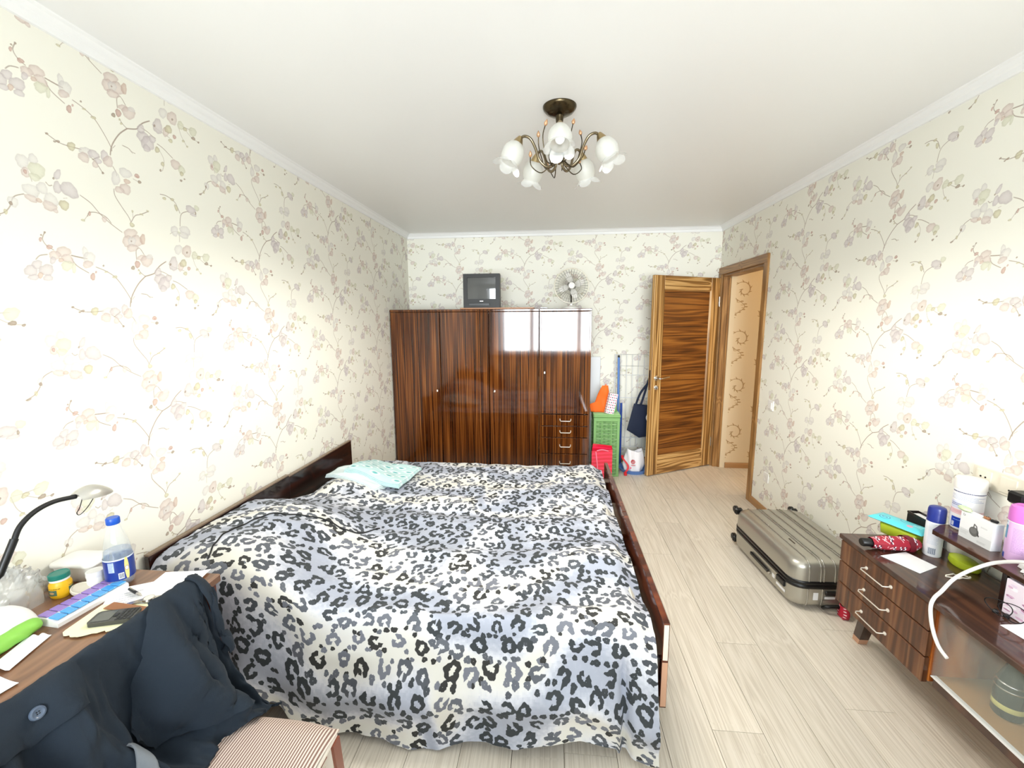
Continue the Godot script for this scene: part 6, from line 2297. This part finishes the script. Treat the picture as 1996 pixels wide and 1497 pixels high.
	var pf := func(u: float, v: float) -> Vector3:
		var a := u * TAU
		var k := 1.0 + 0.28 * fold_noise.get_noise_2d(cos(a) * 4.0 + v * 3.0, sin(a) * 4.0 + v * 5.0)
		var r := (1.0 - v) * k
		return Vector3(0.055 * r * cos(a), 0.003 + 0.125 * pow(maxf(0.0, 1.0 - pow(1.0 - v, 2.4)), 0.7) * k, -0.125 * r * sin(a))
	sheet(st, 60, 24, pf)
	obj("bag", st, M.clear_bag, pg)

# ---------------------------------------------------------------- things on the low cabinet
func dresser_things() -> void:
	var y := DTOP
	var um := thing("umbrella", "folded red umbrella with white pattern and black handle on the cabinet", "umbrella", Vector3(1.372, y + 0.0305, -1.905))
	var st := mk()
	T = Transform3D(Basis(Vector3.BACK, -PI / 2), Vector3.ZERO)
	lathe(st, [Vector2(0, 0.0), Vector2(0.015, 0.0), Vector2(0.018, 0.004), Vector2(0.018, 0.042), Vector2(0.014, 0.046)], 20)
	T = Transform3D()
	obj("handle", st, M.black_plastic, um)
	st = mk()
	var uf := func(u: float, v: float) -> Vector3:
		var a := u * TAU
		var r := lerpf(0.022, 0.030, smoothstep(0.0, 0.3, v)) * (1.0 - 0.35 * smoothstep(0.86, 1.0, v)) * (1.0 + 0.10 * absf(sin(a * 4.0 + v * 2.0)))
		return Vector3(0.038 + 0.195 * v, sin(a) * r * 0.93, cos(a) * r)
	sheet(st, 40, 20, uf, Vector2(1, 2))
	obj("canopy", st, M.umbrella_red, um)
	st = mk()
	var sf := func(u: float, v: float) -> Vector3:
		var a := v * TAU * 0.8
		return Vector3(0.165 + 0.022 * u + 0.02 * v, sin(a) * 0.035, -cos(a) * 0.035)
	sheet(st, 3, 24, sf, Vector2.ONE, 0.001)
	obj("strap", st, M.umbrella_dark, um)
	var cd := thing("white_card", "blank white card lying in front of the spray can", "card")
	st = mk()
	var cy := y + 0.0008
	var q := [Vector3(1.413, cy, -1.845), Vector3(1.47, cy, -1.718), Vector3(1.578, cy, -1.774), Vector3(1.543, cy, -1.885)]
	var q2 := []
	for p in q:
		q2.append(p + Vector3(0, 0.0016, 0))
	quad(st, q2[0], q2[1], q2[2], q2[3])
	for i in 4:
		out_quad(st, (q[0] + q[2]) / 2, q[i], q[(i + 1) % 4], q2[(i + 1) % 4], q2[i])
	obj("card", st, M.white_paper, cd)
	var sp := thing("spray_can", "white spray can with a blue cap and barcode on the low cabinet", "spray can", Vector3(1.640, y, -1.878), deg_to_rad(-61))
	lathe_obj("body", [Vector2(0, 0), Vector2(0.028, 0.0), Vector2(0.0305, 0.004), Vector2(0.0305, 0.150), Vector2(0.028, 0.155)], M.spray_label, sp, Vector3.ZERO, 40)
	lathe_obj("cap", [Vector2(0.0295, 0.153), Vector2(0.0305, 0.154), Vector2(0.0298, 0.205), Vector2(0.027, 0.214), Vector2(0.02, 0.218), Vector2(0, 0.219)], M.cap_navy, sp, Vector3.ZERO, 36)
	# wet wipes on a lime container
	var gt := thing("lime_box", "lime green plastic box under the turquoise wipes pack", "box", Vector3(1.622, y, -2.018), deg_to_rad(20))
	st = mk()
	shell_part(st, 0.07, 0.15, 0.012, [Vector2(0.0, 0.008), Vector2(0.003, 0.004), Vector2(0.048, 0.0), Vector2(0.050, 0.002)], true, true)
	obj("body", st, M.lime_plastic, gt)
	var wp := thing("wipes_pack", "turquoise pack of wet wipes lying on the lime box", "wipes", Vector3(1.622, y + 0.052, -2.030), deg_to_rad(24))
	st = mk()
	var wf := func(u: float, v: float) -> Vector3:
		var e := minf(minf(u, 1.0 - u) * 0.55, minf(v, 1.0 - v))
		return Vector3((u - 0.5) * 0.10, 0.012 + 0.017 * (1.0 - exp(-e * 14.0)), (0.5 - v) * 0.215)
	sheet(st, 20, 30, wf, Vector2.ONE, 0.001)
	var wpt := obj("top_film", st, M.wipes_print, wp)
	st = mk()
	var wg := func(u: float, v: float) -> Vector3:
		var e := minf(minf(u, 1.0 - u) * 0.55, minf(v, 1.0 - v))
		return Vector3((0.5 - u) * 0.10, 0.0115 - 0.0095 * (1.0 - exp(-e * 20.0)), (0.5 - v) * 0.215)
	sheet(st, 16, 24, wg, Vector2.ONE, 0.001)
	obj("bottom_film", st, M.wipes_plain, wp)
	var ll := thing("lime_tray", "oval lime green dish lying in the niche under the raised shelf", "lid", Vector3(1.692, y, -1.79))
	st = mk()
	T = Transform3D(Basis.from_scale(Vector3(0.8, 1, 1.35)), Vector3.ZERO)
	lathe(st, [Vector2(0, 0.0), Vector2(0.04, 0.0), Vector2(0.045, 0.008), Vector2(0.043, 0.028), Vector2(0.034, 0.034), Vector2(0, 0.035)], 32)
	T = Transform3D()
	obj("dish", st, M.lime_plastic, ll)
	var bb := thing("black_tray", "black tray with papers standing behind the wipes pack", "tray", Vector3(1.722, y, -2.02))
	box_obj("box", Vector3(0, 0.047, 0), Vector3(0.05, 0.094, 0.15), M.black_matt, bb, 0.003)
	for s in [-1.0, 1.0]:
		box_obj("rim", Vector3(s * 0.023, 0.099, 0), Vector3(0.004, 0.010, 0.15), M.dark_polished_wood, bb, 0.001)
		box_obj("rim", Vector3(0, 0.099, s * 0.073), Vector3(0.042, 0.010, 0.004), M.dark_polished_wood, bb, 0.001)
	var pp := thing("paper", "small white paper slip lying in the black tray", "paper", Vector3(1.722, y + 0.0945, -2.035), 0.0)
	box_obj("slip", Vector3(0, 0.001, 0), Vector3(0.036, 0.0016, 0.09), M.white_paper, pp, 0.0)
	var rn := []
	for k in 20:
		rn.append(Vector3(1.720 + 0.010 * cos(TAU * k / 20), y + 0.0965, -1.968 + 0.010 * sin(TAU * k / 20)))
	tag(tube_obj("ring", rn, 0.0016, M.gold, null, 6, true), "thin gold ring lying in the black tray", "ring")
	# on the raised shelf
	var sy := SHELF_Y
	var jr := thing("powder_tub", "large white plastic tub with blue and pink label at the wall", "tub", Vector3(1.692, sy, -1.812), deg_to_rad(-40))
	lathe_obj("body", [Vector2(0, 0), Vector2(0.041, 0.0), Vector2(0.0455, 0.005), Vector2(0.0465, 0.012), Vector2(0.0465, 0.168), Vector2(0.044, 0.174)], M.tub_label, jr, Vector3.ZERO, 48)
	lathe_obj("lid", [Vector2(0.044, 0.172), Vector2(0.0485, 0.174), Vector2(0.0485, 0.208), Vector2(0.046, 0.213), Vector2(0, 0.214)], M.white_plastic, jr, Vector3.ZERO, 48)
	var hb := thing("device_box", "white product box with a picture of a round grey dongle", "box", Vector3(1.636, sy, -1.690), -PI / 2)
	st = mk()
	rbox(st, Vector3(0, 0.052, 0), Vector3(0.126, 0.104, 0.036), 0.001)
	obj("body", st, M.device_box_side, hb)
	st = mk()
	quad(st, Vector3(-0.0622, 0.0005, 0.0184), Vector3(0.0622, 0.0005, 0.0184), Vector3(0.0622, 0.1035, 0.0184), Vector3(-0.0622, 0.1035, 0.0184))
	obj("front_print", st, M.device_box_front, hb)
	var sb := thing("green_soap", "pale green soap bar lying on the end of the white product box", "soap", Vector3(1.628, sy + 0.1045, -1.752), deg_to_rad(80))
	st = mk()
	T = Transform3D(Basis.from_scale(Vector3(1.5, 1, 0.8)), Vector3.ZERO)
	lathe(st, [Vector2(0, 0), Vector2(0.016, 0.001), Vector2(0.020, 0.006), Vector2(0.016, 0.012), Vector2(0, 0.014)], 24)
	T = Transform3D()
	obj("bar", st, M.soap_green, sb)
	for k in 3:
		var cl := thing("hair_clip", ["brown hair clip lying on the white product box nearest its middle", "dark hair clip at the near end of the white product box", "white strip of card lying along the top of the product box"][k], ["hair clip", "hair clip", "card"][k], Vector3(1.635, sy + 0.1045, [-1.672, -1.645, -1.71][k]), 0.4 * k)
		if k == 2:
			cl.rotation.y = 0.0
			box_obj("strip", Vector3(0, 0.002, 0), Vector3(0.014, 0.004, 0.05), M.white_paper, cl, 0.001)
		else:
			box_obj("jaw", Vector3(0, 0.005, 0), Vector3(0.012, 0.010, 0.022), [M.leather_brown, M.black_plastic][k], cl, 0.003)
			box_obj("spring", Vector3(0, 0.011, 0), Vector3(0.006, 0.004, 0.008), M.steel, cl, 0.001)
	var ac := thing("freshener_can", "lilac aerosol can with pink cap at the right edge of the picture", "aerosol can", Vector3(1.655, sy, -1.572))
	lathe_obj("body", [Vector2(0, 0), Vector2(0.034, 0.0), Vector2(0.0365, 0.005), Vector2(0.0365, 0.140), Vector2(0.034, 0.146)], M.lilac_label, ac, Vector3.ZERO, 40)
	lathe_obj("cap", [Vector2(0.0355, 0.144), Vector2(0.0375, 0.146), Vector2(0.0372, 0.186), Vector2(0.034, 0.198), Vector2(0.024, 0.204), Vector2(0, 0.200)], M.cap_pink, ac, Vector3.ZERO, 36)
	box_obj("nozzle", Vector3(-0.022, 0.196, 0.004), Vector3(0.014, 0.012, 0.010), M.white_plastic, ac, 0.003)
	var tt := thing("tissue_heap", "crumpled white tissues in front of the lilac aerosol can", "tissues", Vector3(1.625, sy, -1.448))
	st = mk()
	var tf := func(u: float, v: float) -> Vector3:
		var a := u * TAU
		var n := fold_noise.get_noise_3d(cos(a) * 3.0, sin(a) * 3.0, v * 4.0)
		var r := (1.0 - v) * (1.0 + 0.5 * n)
		return Vector3(0.046 * r * cos(a), 0.002 + (0.055 + 0.05 * n) * pow(v, 0.6), -0.064 * r * sin(a))
	sheet(st, 48, 16, tf)
	obj("heap", st, M.white_paper, tt)
	var gb := thing("floral_box", "white box with pink floral print under the raised shelf", "box", Vector3(1.625, y, -1.40))
	box_obj("body", Vector3(0, 0.064, 0), Vector3(0.13, 0.126, 0.205), M.floral_print, gb, 0.002)
	for k in 2:
		var wr := []
		for i in 26:
			var a := TAU * i / 26
			wr.append(Vector3(1.520 + 0.015 * k + 0.012 * cos(a) + 0.006 * sin(a * 2.0), y + 0.030 + (0.026 + 0.004 * k) * sin(a) + 0.004, -1.475 + 0.03 * k + 0.032 * cos(a)))
		tag(tube_obj("earphone_cord", wr, 0.0016, M.black_matt, null, 6, true), ["looped black cord leaning on the left edge of the floral box", "second black cord loop hanging in front of the floral box"][k], "cord", "looped black cords by the floral box")
	var er := thing("earphones", "small dark earphones lying in front of the floral box", "earphones", Vector3(1.535, y, -1.495))
	lathe_obj("bud", [Vector2(0, 0), Vector2(0.008, 0.0), Vector2(0.009, 0.006), Vector2(0.005, 0.012), Vector2(0, 0.013)], M.black_plastic, er, Vector3.ZERO, 14)
	lathe_obj("bud", [Vector2(0, 0), Vector2(0.008, 0.0), Vector2(0.009, 0.006), Vector2(0.005, 0.012), Vector2(0, 0.013)], M.black_plastic, er, Vector3(0.012, 0, 0.024), 14)
	paper("paper", "white sheet lying on the cabinet top at the right edge of the picture", Vector2(1.545, -1.335), 0.09, 0.20, 8, y, M.white_paper)
	var lp := []
	for k in 30:
		var a := TAU * k / 30
		lp.append(Vector3(1.592 + 0.042 * cos(a), y + 0.0035 + (0.006 if sin(a * 2.0) > 0 else 0.0), -1.702 + 0.013 * sin(a) + 0.006 * sin(2.0 * a)))
	tag(tube_obj("cable_tie", lp, 0.0025, M.ivory_plastic, null, 6, true), "twisted cream rubber loop lying on the cabinet top", "loop")
	var ct := spline([Vector3(1.54, 0.80, -1.40), Vector3(1.54, 0.792, -1.442), Vector3(1.54, 0.740, -1.5255), Vector3(1.515, 0.685, -1.571), Vector3(1.48, 0.634, -1.592), Vector3(1.42, 0.598, -1.566), Vector3(1.375, 0.585, -1.54), Vector3(1.356, 0.556, -1.526), Vector3(1.352, 0.497, -1.505), Vector3(1.352, 0.450, -1.474), Vector3(1.352, 0.432, -1.438)], 6)
	tag(tube_obj("cable_trunking", ct, 0.006, M.white_plastic, null, 10), "white bendy tube curling off the cabinet in front of the glass", "tube")
	# bottles behind the glass
	var fl := thing("thermos", "dark grey bottle with pale yellow band behind the cabinet glass", "bottle", Vector3(1.52, 0.2745, -1.395))
	lathe_obj("body", [Vector2(0, 0), Vector2(0.036, 0), Vector2(0.040, 0.006), Vector2(0.040, 0.10), Vector2(0.036, 0.125), Vector2(0.020, 0.175), Vector2(0.017, 0.20)], M.bottle_dark, fl, Vector3.ZERO, 32)
	lathe_obj("band", [Vector2(0.0402, 0.03), Vector2(0.0406, 0.031), Vector2(0.0406, 0.047), Vector2(0.0402, 0.048)], M.band_yellow, fl, Vector3.ZERO, 32)
	lathe_obj("ring", [Vector2(0.0402, 0.098), Vector2(0.041, 0.099), Vector2(0.041, 0.102), Vector2(0.0402, 0.103)], M.steel, fl, Vector3.ZERO, 32)
	lathe_obj("ring", [Vector2(0.0375, 0.118), Vector2(0.039, 0.119), Vector2(0.038, 0.122), Vector2(0.0365, 0.123)], M.steel, fl, Vector3.ZERO, 32)
	lathe_obj("stopper", [Vector2(0.017, 0.198), Vector2(0.019, 0.20), Vector2(0.018, 0.225), Vector2(0, 0.227)], M.steel, fl, Vector3.ZERO, 24)
